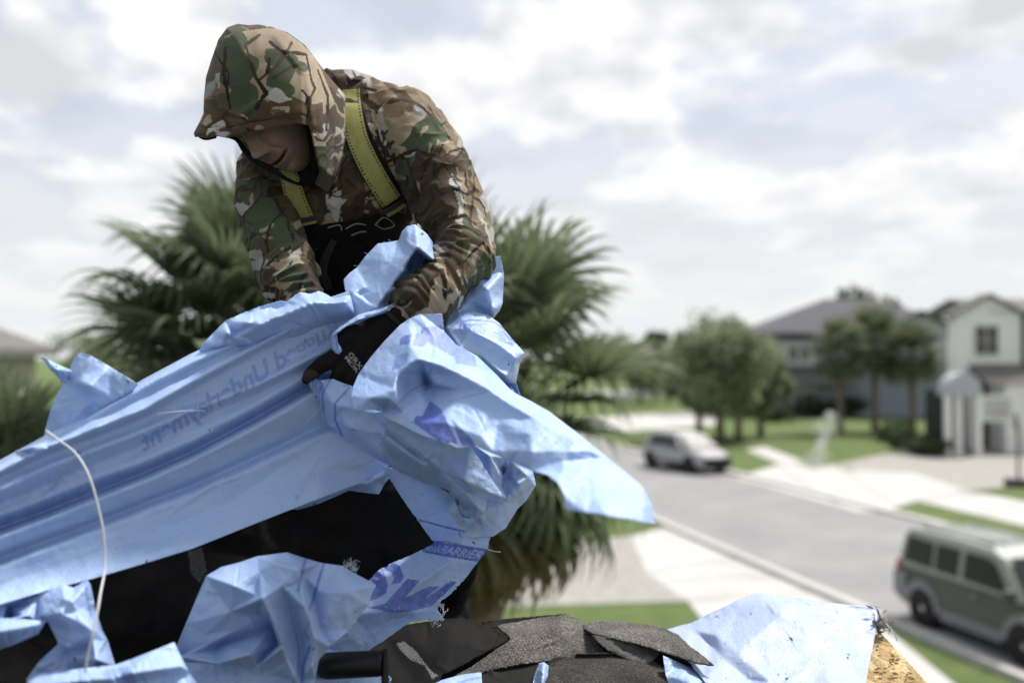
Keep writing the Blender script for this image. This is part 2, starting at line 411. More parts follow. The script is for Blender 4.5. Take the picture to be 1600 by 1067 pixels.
def win(root, x0, x1, y, z0, z1, mullions=1, fm=None, rail=True):
    """window on a wall facing -Y at y"""
    f = MB(); w = 0.09
    f.box(x0-w, x1+w, y-0.07, y-0.003, z1, z1+w); f.box(x0-w, x1+w, y-0.09, y-0.003, z0-w, z0)
    f.box(x0-w, x0, y-0.07, y-0.003, z0, z1); f.box(x1, x1+w, y-0.07, y-0.003, z0, z1)
    for k in range(1, mullions+1):
        xm = x0 + (x1-x0)*k/(mullions+1); f.box(xm-0.06, xm+0.06, y-0.06, y-0.003, z0, z1)
    if rail: f.box(x0, x1, y-0.058, y-0.004, (z0+z1)/2-0.03, (z0+z1)/2+0.03)
    fo = f.build('window', fm or M_white, root, world=True)
    g = MB(); g.box(x0, x1, y-0.03, y-0.005, z0, z1); p = g.build('pane', M_glass, fo, world=False)
    p.matrix_parent_inverse = Matrix.Identity(4)
    return fo
def hip_roof(x0, x1, y0, y1, z0, z1, inset):
    mb = MB(); ym = (y0+y1)/2
    a = [(x0,y0,z0),(x1,y0,z0),(x1,y1,z0),(x0,y1,z0),(x0+inset,ym,z1),(x1-inset,ym,z1)]
    a += [(x0,y0,z0-.25),(x1,y0,z0-.25),(x1,y1,z0-.25),(x0,y1,z0-.25)]
    mb.add(a, [(0,1,5,4),(2,3,4,5),(3,0,4),(1,2,5),(6,7,1,0),(7,8,2,1),(8,9,3,2),(9,6,0,3),(9,8,7,6)])
    return mb
def gable_y(x0, x1, y0, y1, z0, z1, th=0.2, over=0.4):
    """gable roof whose triangle faces -Y"""
    xm = (x0+x1)/2; s = (z1-z0)/((x1-x0)/2)
    mb = MB(); o = over
    for sx in (-1, 1):
        xe = xm + sx*((x1-x0)/2 + o); ze = z1 - s*((x1-x0)/2 + o)
        mb.prism([(xm, z1), (xe, ze), (xe, ze+th), (xm, z1+th)], 'y', y0-o, y1)
    return mb
# grey-blue house
Y0 = 84.0; X = lambda px, Y: (px-800)/F*Y
Z = lambda py, Y: 5.2 + (555-py)/F*Y
root = empty('grey_blue_house', 'two storey grey blue house with dark hipped roof across the street', 'house', None, (X(1330, Y0), Y0, 0))
w = MB(); w.box(X(1212, Y0), X(1480, Y0), Y0, Y0+12, 0, Z(527, Y0)); w.build('wall', M_wall_blue, root, world=True)
w = MB(); w.box(X(1216, Y0), X(1290, Y0), Y0-0.35, Y0-0.003, Z(572, Y0), Z(532, Y0)); w.build('light_siding_panel', M_wall_light, root, world=True)
hip_roof(X(1185, Y0), X(1560, Y0)-1, Y0-1.0, Y0+13, Z(520, Y0), Z(467, Y0+6), 7.5).build('roof', M_roof_dark, root, world=True)
hip_roof(X(1150, Y0), X(1300, Y0), Y0-.5, Y0+9, Z(522, Y0), Z(508, Y0+5), 3).build('lower_roof', M_roof_dark, root, world=True)
g = MB(); g.prism([(X(1395, 82), Z(560, 82)), (X(1478, 82), Z(560, 82)), (X(1478, 82), Z(508, 82)), (X(1440, 82), Z(490, 82)), (X(1395, 82), Z(512, 82))], 'y', 82, Y0-0.003); g.build('gable_wall', M_wall_light, root, world=True)
gable_y(X(1395, 82), X(1484, 82), 82, Y0+5, Z(510, 82), Z(488, 82)).build('gable_roof', M_roof_dark, root, world=True)
w = MB(); w.prism([(Y0-2.6, Z(596, Y0)), (Y0-0.01, Z(573, Y0)), (Y0-0.01, Z(590, Y0))], 'x', X(1214, Y0), X(1340, Y0)); w.build('porch_roof', M_roof_dark, root, world=True)
win(root, X(1230, Y0), X(1262, Y0), Y0-0.36, Z(564, Y0), Z(542, Y0)); win(root, X(1240, Y0), X(1270, Y0), Y0, 0.9, 2.4)
win(root, X(1425, 82), X(1450, 82), 82, Z(545, 82), Z(520, 82))
# white house on the right
Y1 = 55.0
root = empty('white_house', 'white two storey house with gable, double window and arched porch', 'house', None, (X(1560, Y1), Y1, 0))
zE, zR = Z(492, Y1), Z(463, Y1); xa, xb = X(1479, Y1), X(1584, Y1); xm = (xa+xb)/2
w = MB(); w.prism([(xa, 0), (xb, 0), (xb, zE), (xm, zR), (xa, zE)], 'y', Y1, Y1+1.0); w.build('wall', M_white, root, world=True)
gable_y(xa, xb, Y1, Y1+1.2, zE, zR, 0.16, 0.3).build('roof', M_roof_gray, root, world=True)
w = MB(); w.box(xb+0.004, xb+9, Y1+.8, Y1+9, 0, Z(488, Y1)); w.build('side_wall', M_white, root, world=True)
w = MB(); w.prism([(Y1-.1, Z(487, Y1)), (Y1+5, Z(459, Y1)), (Y1+10, Z(487, Y1))], 'x', xm, xb+10); w.build('side_roof', M_roof_gray, root, world=True)
w = MB(); w.box(xb-0.08, xb+0.14, Y1-0.12, Y1-0.004, Z(585, Y1), zE); w.build('downspout', M_trim, root, world=True)
win(root, X(1511, Y1), X(1543, Y1), Y1, Z(552, Y1), Z(511, Y1), 1, M_beige)
w = MB(); w.prism([(Y1-2.2, Z(597, Y1)), (Y1-.004, Z(568, Y1)), (Y1-.004, Z(592, Y1))], 'x', X(1500, Y1), X(1700, Y1)); w.build('lower_roof', M_roof_gray, root, world=True)
w = MB(); w.box(X(1508, Y1), X(1556, Y1), Y1-0.06, Y1-.004, 0.1, Z(598, Y1)); w.build('porch_recess_shade', M_shade, root, world=True)
w = MB(); w.box(X(1556, 53), X(1700, 53), 53, Y1-.01, 0, Z(600, 53)); w.build('garage', M_white, root, world=True)
w = MB(); w.box(X(1591, 53), X(1680, 53), 52.93, 52.997, 0, Z(626, 53)); w.build('garage_door', M_wall_light, root, world=True)
# arched porch
yp = 51.5; cx = X(1492, yp); rr = (X(1520, yp) - X(1464, yp)) / 2
arc = [(cx + rr*math.cos(t), Z(612, yp) + rr*1.05*math.sin(t)) for t in np.linspace(0, math.pi, 17)]
w = MB(); w.prism(arc[::-1] + [(cx+rr, Z(618, yp)), (cx-rr, Z(618, yp))], 'y', yp, yp+1.2); w.build('porch_arch', M_wall_light, root, world=True)
for dx in (-rr*.85, -rr*.25, rr*.85):
    w = MB(); w.box(cx+dx-.14, cx+dx+.14, yp+.1, yp+.4, 0, Z(618, yp)); w.build('porch_column', M_white, root, world=True)
w = MB(); w.box(cx-rr*.7, cx+rr*.7, yp+1.3, yp+3.4, 0, Z(612, yp)); w.build('porch_interior_shade', M_shade, root, world=True)
# grey roofed house at the left edge
Y2 = 30.0; xr = X(84, 34.0)
root = empty('neighbour_house', 'grey roofed beige house at the left edge of the view', 'house', None, (xr-6, Y2, 0))
w = MB(); w.box(xr-12, xr-.6, Y2+.5, Y2+4, 0, Z(547, 34)); w.build('wall', M_beige, root, world=True)
hip_roof(xr-13, xr, Y2, Y2+4.4, Z(545, 34), Z(545, 34)+1.6, 3.6).build('roof', M_roof_gray, root, world=True)
win(root, xr-3.6, xr-1.4, Y2+.5, 3.7, 4.9); win(root, xr-8, xr-6, Y2+.5, 3.7, 4.9)
# distant pale house
Y3 = 125.0
root = empty('distant_house', 'small pale house far off between the big palm and the broad trees', 'house', None, (X(1030, Y3), Y3, 0))
w = MB(); w.box(X(1008, Y3), X(1062, Y3), Y3, Y3+9, 0, Z(552, Y3)); w.build('wall', M_white, root, world=True)
hip_roof(X(1002, Y3), X(1068, Y3), Y3-.5, Y3+10, Z(552, Y3), Z(530, Y3), 2.0).build('roof', M_roof_gray, root, world=True)
win(root, X(1020, Y3), X(1030, Y3), Y3, Z(570, Y3), Z(558, Y3)); win(root, X(1040, Y3), X(1050, Y3), Y3, Z(570, Y3), Z(558, Y3))

for o_ in scene.objects:
    if o_.name == 'white_house': o_.location.x += .5
# basketball hoop by the far driveway
yh = 39.5; hx = X(1590, yh)
root = empty('basketball_hoop', 'portable basketball hoop with white backboard and black base by the driveway', 'basketball hoop', None, (hx, yh, 0))
w = MB(); w.box(-.45, .45, -.35, .35, 0, .32); w.build('base', M_trim, root, bevel=.05)
w = MB(); w.tube([(0, 0, .3), (0, 0, 2.3), (-.1, 0, 2.9)], .06, 8); w.tube([(0, 0, 2.2), (-.75, 0, 3.3)], .035, 6); w.tube([(0, 0, 2.6), (-.75, 0, 2.95)], .035, 6); w.build('pole', M_trim, root)
w = MB()
for a in ((-1.75, -.45, 2.62, 2.72), (-1.75, -.45, 3.52, 3.62), (-1.75, -1.65, 2.72, 3.52), (-.55, -.45, 2.72, 3.52)): w.box(a[0], a[1], -.55, -.5, a[2], a[3])
bb = w.build('backboard_frame', M_white, root)
w = MB(); w.box(-1.65, -.55, -.54, -.52, 2.72, 3.52); w.build('backboard_panel', mat('acrylic', (.5, .52, .54), .1, .6), bb)
w = MB(); w.tube([(-1.1 + .23*math.cos(t), -.82 + .23*math.sin(t), 2.98) for t in np.linspace(0, 2*math.pi, 17)], .015, 6); w.build('rim', mat('orange_rim', (.5, .12, .04), .4), root)

# sprinkler plume on the lawn (fine droplets)
g = G(1285, 728); n = 1100; rs = np.random.default_rng(4)
t = rs.uniform(0, 1, n)**1.25; hgt = 2.5*t
wd = .42*np.sin(np.pi*np.clip(t*.8+.12, 0, 1))*(.7+.5*np.sin(t*9+1))
px_ = g[0] + .75*t - .35 + rs.normal(size=n)*wd*.95; py_ = g[1] + rs.normal(size=n)*.3
c = np.stack([px_, py_, 0.05 + hgt], 1); s = rs.uniform(0.009, 0.022, n)[:, None]
tet = np.array([[1,1,1],[1,-1,-1],[-1,1,-1],[-1,-1,1]])
v = (c[:, None, :] + tet[None] * s[:, None, :]).reshape(-1, 3)
f = (np.arange(n)[:, None, None]*4 + np.array([[0,1,2],[0,3,1],[0,2,3],[1,3,2]])[None]).reshape(-1, 3)
tag(mesh_obj('sprinkler_spray', v, f, mat('water_drops', (0.9, 0.92, 0.93), 0.2, 0.5), smooth=False), 'fine white water spray rising from the lawn before the palms', 'spray', kind='stuff')
g0 = MB(); g0.tube([(0, 0, 0), (0, 0, .18)], [.05, .03], 8); g0.tube([(0, 0, .18), (0, 0, .24)], [.045, .02], 8)
o = g0.build('sprinkler_head', M_trim); o.location = (g[0]+.1, g[1], 0); tag(o, 'small sprinkler head in the lawn at the foot of the spray', 'sprinkler')

# ------------------------------------------------------------------ cars
M_tyre = mat('tyre', (.018, .018, .018), .8, .3); M_rim = mat('alloy', (.45, .45, .46), .35, .5, .8)
M_cargl = mat('car_glass', (.008, .01, .01), .3, .35)
def wheel(root, x, y, r, side):
    t = MB(); pr = [(.62, -.11), (.93, -.115), (1, -.08), (1, .08), (.93, .115), (.62, .11)]
    n = 28; vs = []; fs = []
    for i in range(n):
        a = 2*math.pi*i/n
        for q, h in pr: vs.append((x + r*q*math.cos(a), y + h, r + r*q*math.sin(a)))
    m = len(pr)
    for i in range(n):
        for k in range(m-1): fs.append((i*m+k, i*m+k+1, ((i+1) % n)*m+k+1, ((i+1) % n)*m+k))
    t.add(vs, fs); wo = t.build('wheel', M_tyre, root, smooth=True)
    q = MB(); yo = y + side*.07
    for k in range(5):
        a = 2*math.pi*k/5 + .3; ca, sa = math.cos(a), math.sin(a)
        q.prism([(x+ca*r*.1-sa*r*.13, r+sa*r*.1+ca*r*.13), (x+ca*r*.6-sa*r*.09, r+sa*r*.6+ca*r*.09), (x+ca*r*.6+sa*r*.09, r+sa*r*.6-ca*r*.09), (x+ca*r*.1+sa*r*.13, r+sa*r*.1-ca*r*.13)], 'y', yo-.02, yo+.02)
    q.tube([(x, yo-.03, r), (x, yo+.035, r)], r*.16, 14)
    q.tube([(x, y+side*.02-.005, r), (x, y+side*.02+.005, r)], r*.6, 24)
    ring = [(x+r*.64*math.cos(a), yo, r+r*.64*math.sin(a)) for a in np.linspace(0, 2*math.pi, 25)]; q.tube(ring, .018, 6, False)
    q.build('rim', M_rim, wo)
def loft_x(stations, mb):
    """stations: (x, [(y,z)...]) half sections mirrored to full closed rings"""
    rings = []
    for x, sec in stations:
        rings.append([(x, y, z) for y, z in sec] + [(x, -y, z) for y, z in sec[::-1]])
    n = len(rings[0]); vs = [v for r in rings for v in r]; fs = []
    for i in range(len(rings)-1):
        for k in range(n): fs.append((i*n+k, i*n+(k+1) % n, (i+1)*n+(k+1) % n, (i+1)*n+k))
    fs.append(tuple(range(n))); fs.append(tuple((len(rings)-1)*n+k for k in range(n))[::-1])
    mb.add(vs, fs)
def side_panel(mb, pts, ylow, ylean, side, off):
    """thin panel lying on the leaning greenhouse side; pts in (x,z)"""
    def yy(z): return side * (ylow - max(0, z-1.0) * ylean + off)
    n = len(pts); a = [(x, yy(z), z) for x, z in pts]; b = [(x, yy(z) - side*.03, z) for x, z in pts]
    mb.add(a + b, [tuple(range(n)), tuple(range(n, 2*n))[::-1]] + [(i, (i+1) % n, (i+1) % n+n, i+n) for i in range(n)])
def boxy_suv(root, Mlow, Mup, Mclad):
    # +X forward, length 4.3
    lo = MB(); st = []
    for x, zt, w in ((-2.12, 1.0, .80), (-2.05, 1.05, .87), (-1.2, 1.06, .90), (0, 1.05, .905), (.95, 1.02, .90), (1.35, 1.0, .885), (1.85, .93, .86), (2.05, .84, .80), (2.12, .72, .74)):
        st.append((x, [(0, .30), (w-.08, .30), (w, .42), (w+.005, .75), (w-.03, zt-.06), (w-.10, zt), (0, zt+.03)]))
    loft_x(st, lo); lo.build('body', Mlow, root, smooth=False, bevel=.03)
    up = MB(); st = []
    for x, zb, zt, wb, wt in ((-2.06, 1.03, 1.12, .84, .80), (-1.98, 1.03, 1.70, .85, .70), (-1.85, 1.03, 1.79, .86, .70), (-.6, 1.04, 1.81, .875, .71), (.35, 1.04, 1.78, .875, .70), (.62, 1.03, 1.66, .87, .69), (1.18, 1.0, 1.08, .85, .80)):
        st.append((x, [(0, zb), (wb, zb), (wb-.01, zb+.02), (wt+.05, zt-.08), (wt, zt-.02), (wt-.12, zt), (0, zt+.03)]))
    loft_x(st, up); up.build('cabin', Mup, root, smooth=False, bevel=.03)
    rf = MB()
    for y in (-.55, -.28, 0, .28, .55): rf.box(-1.7, .2, y-.02, y+.02, 1.80, 1.835)
    rf.build('roof_ribs', Mup, root)
    for s in (-1, 1):
        for nm, pts in (('rear_quarter_window', [(-1.88, 1.16), (-1.10, 1.14), (-1.10, 1.60), (-1.82, 1.62)]), ('rear_door_window', [(-.98, 1.14), (-.38, 1.13), (-.38, 1.61), (-.98, 1.61)]), ('front_door_window', [(-.22, 1.13), (.86, 1.11), (.46, 1.56), (.30, 1.60), (-.22, 1.61)])):
            g = MB(); side_panel(g, pts, .88, .155, s, .015); g.build(nm, M_cargl, root)
        c = MB()
        for xw in (-1.28, 1.3):
            arc = [(xw + .52*math.cos(t), .34 + .52*math.sin(t)) for t in np.linspace(math.pi, 0, 13)]; arc2 = [(xw + .38*math.cos(t), .34 + .38*math.sin(t)) for t in np.linspace(0, math.pi, 13)]
            c.prism(arc + arc2, 'y', s*.86, s*.935)
        c.box(-.78, .78, min(s*.86, s*.925), max(s*.86, s*.925), .25, .46)
        c.box(-2.14, -1.78, min(s*.80, s*.915), max(s*.80, s*.915), .45, .92)
        c.build('side_cladding', Mclad, root)
        for xw in (-1.28, 1.3):
            d = MB(); d.tube([(xw, s*.70, .36), (xw, s*.915, .36)], .40, 20); d.build('wheel_arch', M_tyre, root)
        h = MB(); h.box(.95, 1.12, min(s*.90, s*1.08), max(s*.90, s*1.08), 1.05, 1.22); h.build('wing_mirror', Mlow, root, bevel=.03)
        h = MB(); h.box(.02, .22, min(s*.9, s*.93), max(s*.9, s*.93), .88, .92); h.build('door_handle', Mclad, root)
        l = MB(); l.box(1.98, 2.11, min(s*.55, s*.80), max(s*.55, s*.80), .66, .82); l.build('headlight', M_rim, root, bevel=.02)
        l = MB(); l.box(-2.13, -2.03, min(s*.72, s*.87), max(s*.72, s*.87), .72, 1.12); l.build('tail_light', mat('red_lens', (.3, .01, .01), .2), root, bevel=.02)
        for xw in (-1.28, 1.3): wheel(root, xw, s*.82, .34, s)
    g = MB(); g.add([(1.19, -.74, 1.09), (1.19, .74, 1.09), (.67, .62, 1.64), (.67, -.62, 1.64)], [(0, 1, 2, 3)])
    g.v = [(x+.022, y, z+.02) for x, y, z in g.v]; g.build('windscreen', M_cargl, root)
    g = MB(); g.box(-2.05, -2.035, -.62, .62, 1.18, 1.6); g.build('rear_window', M_cargl, root)
    b = MB(); b.box(2.0, 2.19, -.82, .82, .30, .52); b.build('front_bumper', Mclad, root, bevel=.04)
    b = MB(); b.box(-2.2, -2.05, -.82, .82, .34, .60); b.build('rear_bumper', Mclad, root, bevel=.04)
def hatchback(root, M):
    lo = MB(); st = []
    for x, zt, w in ((-2.1, .80, .68), (-2.0, .98, .78), (-1.2, 1.0, .88), (0, .98, .89), (1.0, .98, .88), (1.6, .88, .85), (1.95, .76, .76), (2.1, .60, .64)):
        st.append((x, [(0, .26), (w-.1, .26), (w, .42), (w, .7), (w-.05, zt-.08), (w-.14, zt), (0, zt+.04)]))
    loft_x(st, lo); lo.build('body', M, root, bevel=.04)
    up = MB(); st = []
    for x, zb, zt, wb, wt in ((-2.0, .97, 1.02, .76, .70), (-1.75, .97, 1.42, .80, .60), (-1.2, .97, 1.56, .84, .62), (-.3, .97, 1.6, .84, .62), (.3, .97, 1.54, .84, .60), (1.25, .95, .99, .80, .72)):
        st.append((x, [(0, zb), (wb, zb), (wt+.05, zt-.07), (wt, zt-.02), (wt-.12, zt), (0, zt+.03)]))
    loft_x(st, up); up.build('cabin', M, root, bevel=.03)
    for s in (-1, 1):
        for nm, pts in (('rear_door_window', [(-1.5, 1.05), (-.5, 1.03), (-.5, 1.44), (-1.25, 1.40)]), ('front_door_window', [(-.38, 1.03), (.85, 1.02), (.30, 1.40), (-.38, 1.44)])):
            g = MB(); side_panel(g, pts, .86, .28, s, .02); g.build(nm, M_cargl, root)
        for xw in (-1.3, 1.3): wheel(root, xw, s*.79, .32, s)
        for xw in (-1.3, 1.3):
            d = MB(); d.tube([(xw, s*.66, .35), (xw, s*.893, .35)], .38, 20); d.build('wheel_arch', M_tyre, root)
        l = MB(); l.add([(1.72, s*.80, .66), (1.98, s*.66, .62), (1.96, s*.62, .76), (1.66, s*.74, .84)], [(0, 1, 2, 3)]); l.v = [(x+.03, y+s*.03, z+.02) for x, y, z in l.v]; l.build('headlight', M_rim, root)
    g = MB(); g.add([(1.2, -.70, 1.02), (1.2, .70, 1.02), (.40, .56, 1.50), (.40, -.56, 1.50)], [(0, 1, 2, 3)]); g.v = [(x+.03, y, z+.03) for x, y, z in g.v]; g.build('windscreen', M_cargl, root)
    b = MB(); b.box(1.9, 2.16, -.66, .66, .27, .66); b.build('grille', M_tyre, root, bevel=.03)
    b = MB(); b.box(-1.6, 1.6, -.905, .905, .26, .40); b.build('sill', M_tyre, root, bevel=.02)
M_van_low = mat('green_grey_paint', (.05, .06, .045), .5, .4, coat=.15)
M_van_up = mat('sky_lit_green_paint', (.24, .26, .235), .5, .4)  # lighter version of the body green; sky reflection put into the colour
M_clad = mat('grey_cladding', (.17, .175, .19), .55, .4)
def place_car(root, pa, pb, xa, xb):
    """put car so that local (xa, near side) and (xb, near side) wheel feet stand at ground points pa, pb"""
    a = Vector(pa); b = Vector(pb); d = (b - a).normalized(); ang = math.atan2(d.y, d.x)
    root.rotation_euler = (0, 0, ang)
    side = Vector((math.sin(ang), -math.cos(ang), 0))   # local -Y
    root.location = a - d * xa - side * .82; root.location.z = 0.01
van = empty('parked_car', 'boxy grey green car with sky-lit roof parked at the near kerb', 'car')
boxy_suv(van, M_van_low, M_van_up, M_clad)
ga, gb = G(1450, 978), G(1594, 1036); place_car(van, ga, gb, -1.28, 1.3)
van.scale = (1.02, 1.02, 1.0)
hb = empty('parked_car', 'small silver hatchback parked across the street before the broad trees', 'car')
hatchback(hb, mat('silver_car_paint', (.36, .36, .37), .45, .5))
p0 = G(1078, 738); hb.location = (p0[0], p0[1]+1.2, .01); hb.rotation_euler = (0, 0, R(-62)); hb.scale = (1.08,)*3
hb2 = empty('parked_car', 'dark car glimpsed far off at the foot of the broad trees', 'car')
hatchback(hb2, mat('dark_car_paint', (.05, .05, .055), .3, .5, coat=.6)); p0 = G(1185, 648); hb2.location = (p0[0], p0[1], .01); hb2.rotation_euler = (0, 0, R(10))
# ------------------------------------------------------------------ numpy tools for cloth, sheets and the figure
def proj(p):
    p = np.asarray(p, float); q = p - CAM
    cy, sy = math.cos(PITCH), math.sin(PITCH)
    dep = q[..., 1]*cy + q[..., 2]*sy; up = -q[..., 1]*sy + q[..., 2]*cy
    return 800 + F*q[..., 0]/dep, 533.5 - F*up/dep
def _h(ix, iy, iz, s):
    n = (ix*374761393 + iy*668265263 + iz*2147483647 + s*1274126177) & 0xffffffff
    n = ((n ^ (n >> 13)) * 1274126177) & 0xffffffff
    return ((n ^ (n >> 16)) & 0xffff) / 65535.0
def vnoise(p, scale, seed=0, oct=1):
    p = np.asarray(p, float) * scale
    if p.shape[-1] == 2: p = np.concatenate([p, np.zeros(p.shape[:-1] + (1,))], -1)
    tot = 0; amp = 1; nrm = 0
    for o in range(oct):
        q = p * (2**o) + 17.3*o; i = np.floor(q).astype(np.int64); f = q - i; f = f*f*(3-2*f)
        r = 0
        for a in (0, 1):
            for b in (0, 1):
                for c in (0, 1):
                    w = (f[..., 0] if a else 1-f[..., 0])*(f[..., 1] if b else 1-f[..., 1])*(f[..., 2] if c else 1-f[..., 2])
                    r = r + w*_h(i[..., 0]+a, i[..., 1]+b, i[..., 2]+c, seed+o)
        tot = tot + amp*r; nrm += amp; amp *= 0.5
    return tot/nrm
def seg_dist(x, y, pts):
    """distance of points to a polyline, and the param along it (length units)"""
    best = np.full(x.shape, 1e9); bs = np.zeros(x.shape); acc = 0.0
    for (x0, y0), (x1, y1) in zip(pts, pts[1:]):
        dx, dy = x1-x0, y1-y0; L2 = dx*dx+dy*dy + 1e-12
        t = np.clip(((x-x0)*dx + (y-y0)*dy)/L2, 0, 1)
        d = np.hypot(x-x0-t*dx, y-y0-t*dy); m = d < best
        best = np.where(m, d, best); bs = np.where(m, acc + t*math.sqrt(L2), bs); acc += math.sqrt(L2)
    return best, bs
def in_poly(x, y, poly):
    r = np.zeros(x.shape, bool); n = len(poly)
    for i in range(n):
        x0, y0 = poly[i][:2]; x1, y1 = poly[(i+1) % n][:2]
        if y0 == y1: continue
        c = ((y0 > y) != (y1 > y)) & (x < (x1-x0)*(y-y0)/(y1-y0) + x0)
        r ^= c
    return r
def catmull(pts, n):
    P_ = np.array(pts, float); m = len(P_); out = []
    ts = np.linspace(0, m-1, n)
    for t in ts:
        i = min(int(t), m-2); f = t-i
        p0, p1, p2, p3 = P_[max(i-1, 0)], P_[i], P_[i+1], P_[min(i+2, m-1)]
        out.append(0.5*((2*p1) + (-p0+p2)*f + (2*p0-5*p1+4*p2-p3)*f*f + (-p0+3*p1-3*p2+p3)*f**3))
    return np.array(out)
def loft(stations, n=28, m=40, cap=True, dense=None, capf=1.0):
    """stations: (px, py, d, r_image_px, r_depth_px) -> closed tube"""
    S = catmull(stations, m) if len(stations) > 2 else np.array([np.array(stations[0])*(1-t)+np.array(stations[-1])*t for t in np.linspace(0, 1, m)])
    C = P(S[:, 0], S[:, 1], S[:, 2]); k = S[:, 2]/F; V = []; Fc = []
    for i in range(m):
        t = C[min(i+1, m-1)] - C[max(i-1, 0)]; t /= np.linalg.norm(t)
        view = C[i] - CAM; view /= np.linalg.norm(view)
        w = np.cross(t, view); w /= np.linalg.norm(w); q = np.cross(w, t)
        for j in range(n):
            a = 2*math.pi*j/n
            V.append(C[i] + w*math.cos(a)*S[i, 3]*k[i] + q*math.sin(a)*S[i, 4]*k[i])
    for i in range(m-1):
        for j in range(n):
            Fc.append((i*n+j, i*n+(j+1) % n, (i+1)*n+(j+1) % n, (i+1)*n+j))
    for i, rev in ((0, True), (m-1, False)):      # rounded caps
        ti = C[0]-C[1] if rev else C[-1]-C[-2]; ti = ti/np.linalg.norm(ti)
        ring = [i*n+j for j in range(n)]; r = min(S[i, 3], S[i, 4])*k[i]*capf; prev = ring
        for h in (0.5, 0.85):
            b = len(V); s = math.sqrt(1-h*h)
            for j in range(n): V.append(C[i] + (V[ring[j]]-C[i])*s + ti*r*h)
            cur = [b+j for j in range(n)]
            for j in range(n):
                qd = (prev[j], prev[(j+1) % n], cur[(j+1) % n], cur[j]); Fc.append(qd[::-1] if rev else qd)
            prev = cur
        V.append(C[i] + ti*r); tip = len(V)-1
        for j in range(n):
            tr = (prev[j], prev[(j+1) % n], tip); Fc.append(tr[::-1] if rev else tr)
    return V, Fc
def join(parts):
    V = []; Fc = []
    for v, f in parts:
        b = len(V); V += list(v); Fc += [tuple(i+b for i in q) for q in f]
    return V, Fc
def remesh(V, Fc, voxel, smooth=2):
    """union of closed shells as one clean surface -> (verts, quads)"""
    me = bpy.data.meshes.new('tmp'); me.from_pydata([tuple(v) for v in V], [], Fc); me.update()
    o = bpy.data.objects.new('tmp', me); scene.collection.objects.link(o)
    m = o.modifiers.new('r', 'REMESH'); m.mode = 'VOXEL'; m.voxel_size = voxel
    if smooth:
        s = o.modifiers.new('s', 'SMOOTH'); s.iterations = smooth; s.factor = 0.5
    dg = bpy.context.evaluated_depsgraph_get(); dg.update()
    ev = o.evaluated_get(dg).to_mesh()
    nv = len(ev.vertices); co = np.empty(nv*3, np.float32); ev.vertices.foreach_get('co', co)
    no = np.empty(nv*3, np.float32); ev.vertices.foreach_get('normal', no)
    nf = len(ev.polygons); lt = np.empty(nf, np.int32); ev.polygons.foreach_get('loop_total', lt)
    li = np.empty(len(ev.loops), np.int32); ev.loops.foreach_get('vertex_index', li)
    faces = li.reshape(-1, 4) if (lt == 4).all() else [tuple(p.vertices) for p in ev.polygons]
    o.evaluated_get(dg).to_mesh_clear()
    bpy.data.objects.remove(o); bpy.data.meshes.remove(me)
    return co.reshape(-1, 3).astype(float), no.reshape(-1, 3).astype(float), faces
def bvh_of(V, Fc):
    return BVHTree.FromPolygons([Vector(v) for v in V], [tuple(int(i) for i in f) for f in Fc])
CAMV = Vector(CAM)
def hit(bvh, x, y):
    d = Vector(P(x, y, 2.0)) - CAMV; d.normalize()
    h = bvh.ray_cast(CAMV, d)
    return h[0]
def grid_in(poly, step):
    """regular grid clipped to a polygon; outside corners of border cells are pulled onto the outline"""
    xs = [p[0] for p in poly]; ys = [p[1] for p in poly]
    gx = np.arange(min(xs)-step, max(xs)+2*step, step); gy = np.arange(min(ys)-step, max(ys)+2*step, step)
    X_, Y_ = np.meshgrid(gx, gy); ins = in_poly(X_, Y_, poly)
    cell = ins[:-1, :-1] | ins[1:, :-1] | ins[:-1, 1:] | ins[1:, 1:]
    used = np.zeros_like(ins); used[:-1, :-1] |= cell; used[1:, :-1] |= cell; used[:-1, 1:] |= cell; used[1:, 1:] |= cell
    out = used & ~ins; ox, oy = X_[out], Y_[out]
    best = np.full(ox.shape, 1e9); bx = ox.copy(); by = oy.copy(); n = len(poly)
    for i in range(n):
        x0, y0 = poly[i][:2]; x1, y1 = poly[(i+1) % n][:2]; dx, dy = x1-x0, y1-y0; L2 = dx*dx+dy*dy+1e-12
        t = np.clip(((ox-x0)*dx+(oy-y0)*dy)/L2, 0, 1); qx, qy = x0+t*dx, y0+t*dy; d = np.hypot(ox-qx, oy-qy); m = d < best
        best = np.where(m, d, best); bx = np.where(m, qx, bx); by = np.where(m, qy, by)
    X_[out] = bx; Y_[out] = by
    idx = -np.ones(ins.shape, np.int64); idx[used] = np.arange(used.sum())
    f = np.stack([idx[:-1, :-1][cell], idx[1:, :-1][cell], idx[1:, 1:][cell], idx[:-1, 1:][cell]], 1)
    return X_, Y_, used, f
def edge_dist(x, y, poly, closed=True):
    pts = [p[:2] for p in poly]
    if closed: pts = pts + [pts[0]]
    return seg_dist(x, y, pts)[0]
def jag(poly, amp, seed, step=6):
    """torn / frayed outline"""
    rs_ = np.random.default_rng(seed); out = []; n = len(poly)
    for i in range(n):
        a = np.array(poly[i][:2], float); b = np.array(poly[(i+1) % n][:2], float); L = np.linalg.norm(b-a); k = max(1, int(L/step))
        nr = np.array([-(b-a)[1], (b-a)[0]])/max(L, 1e-6)
        for j in range(k):
            out.append(tuple(a + (b-a)*j/k + nr*rs_.normal()*amp*(0 if j == 0 else 1)))
    return out
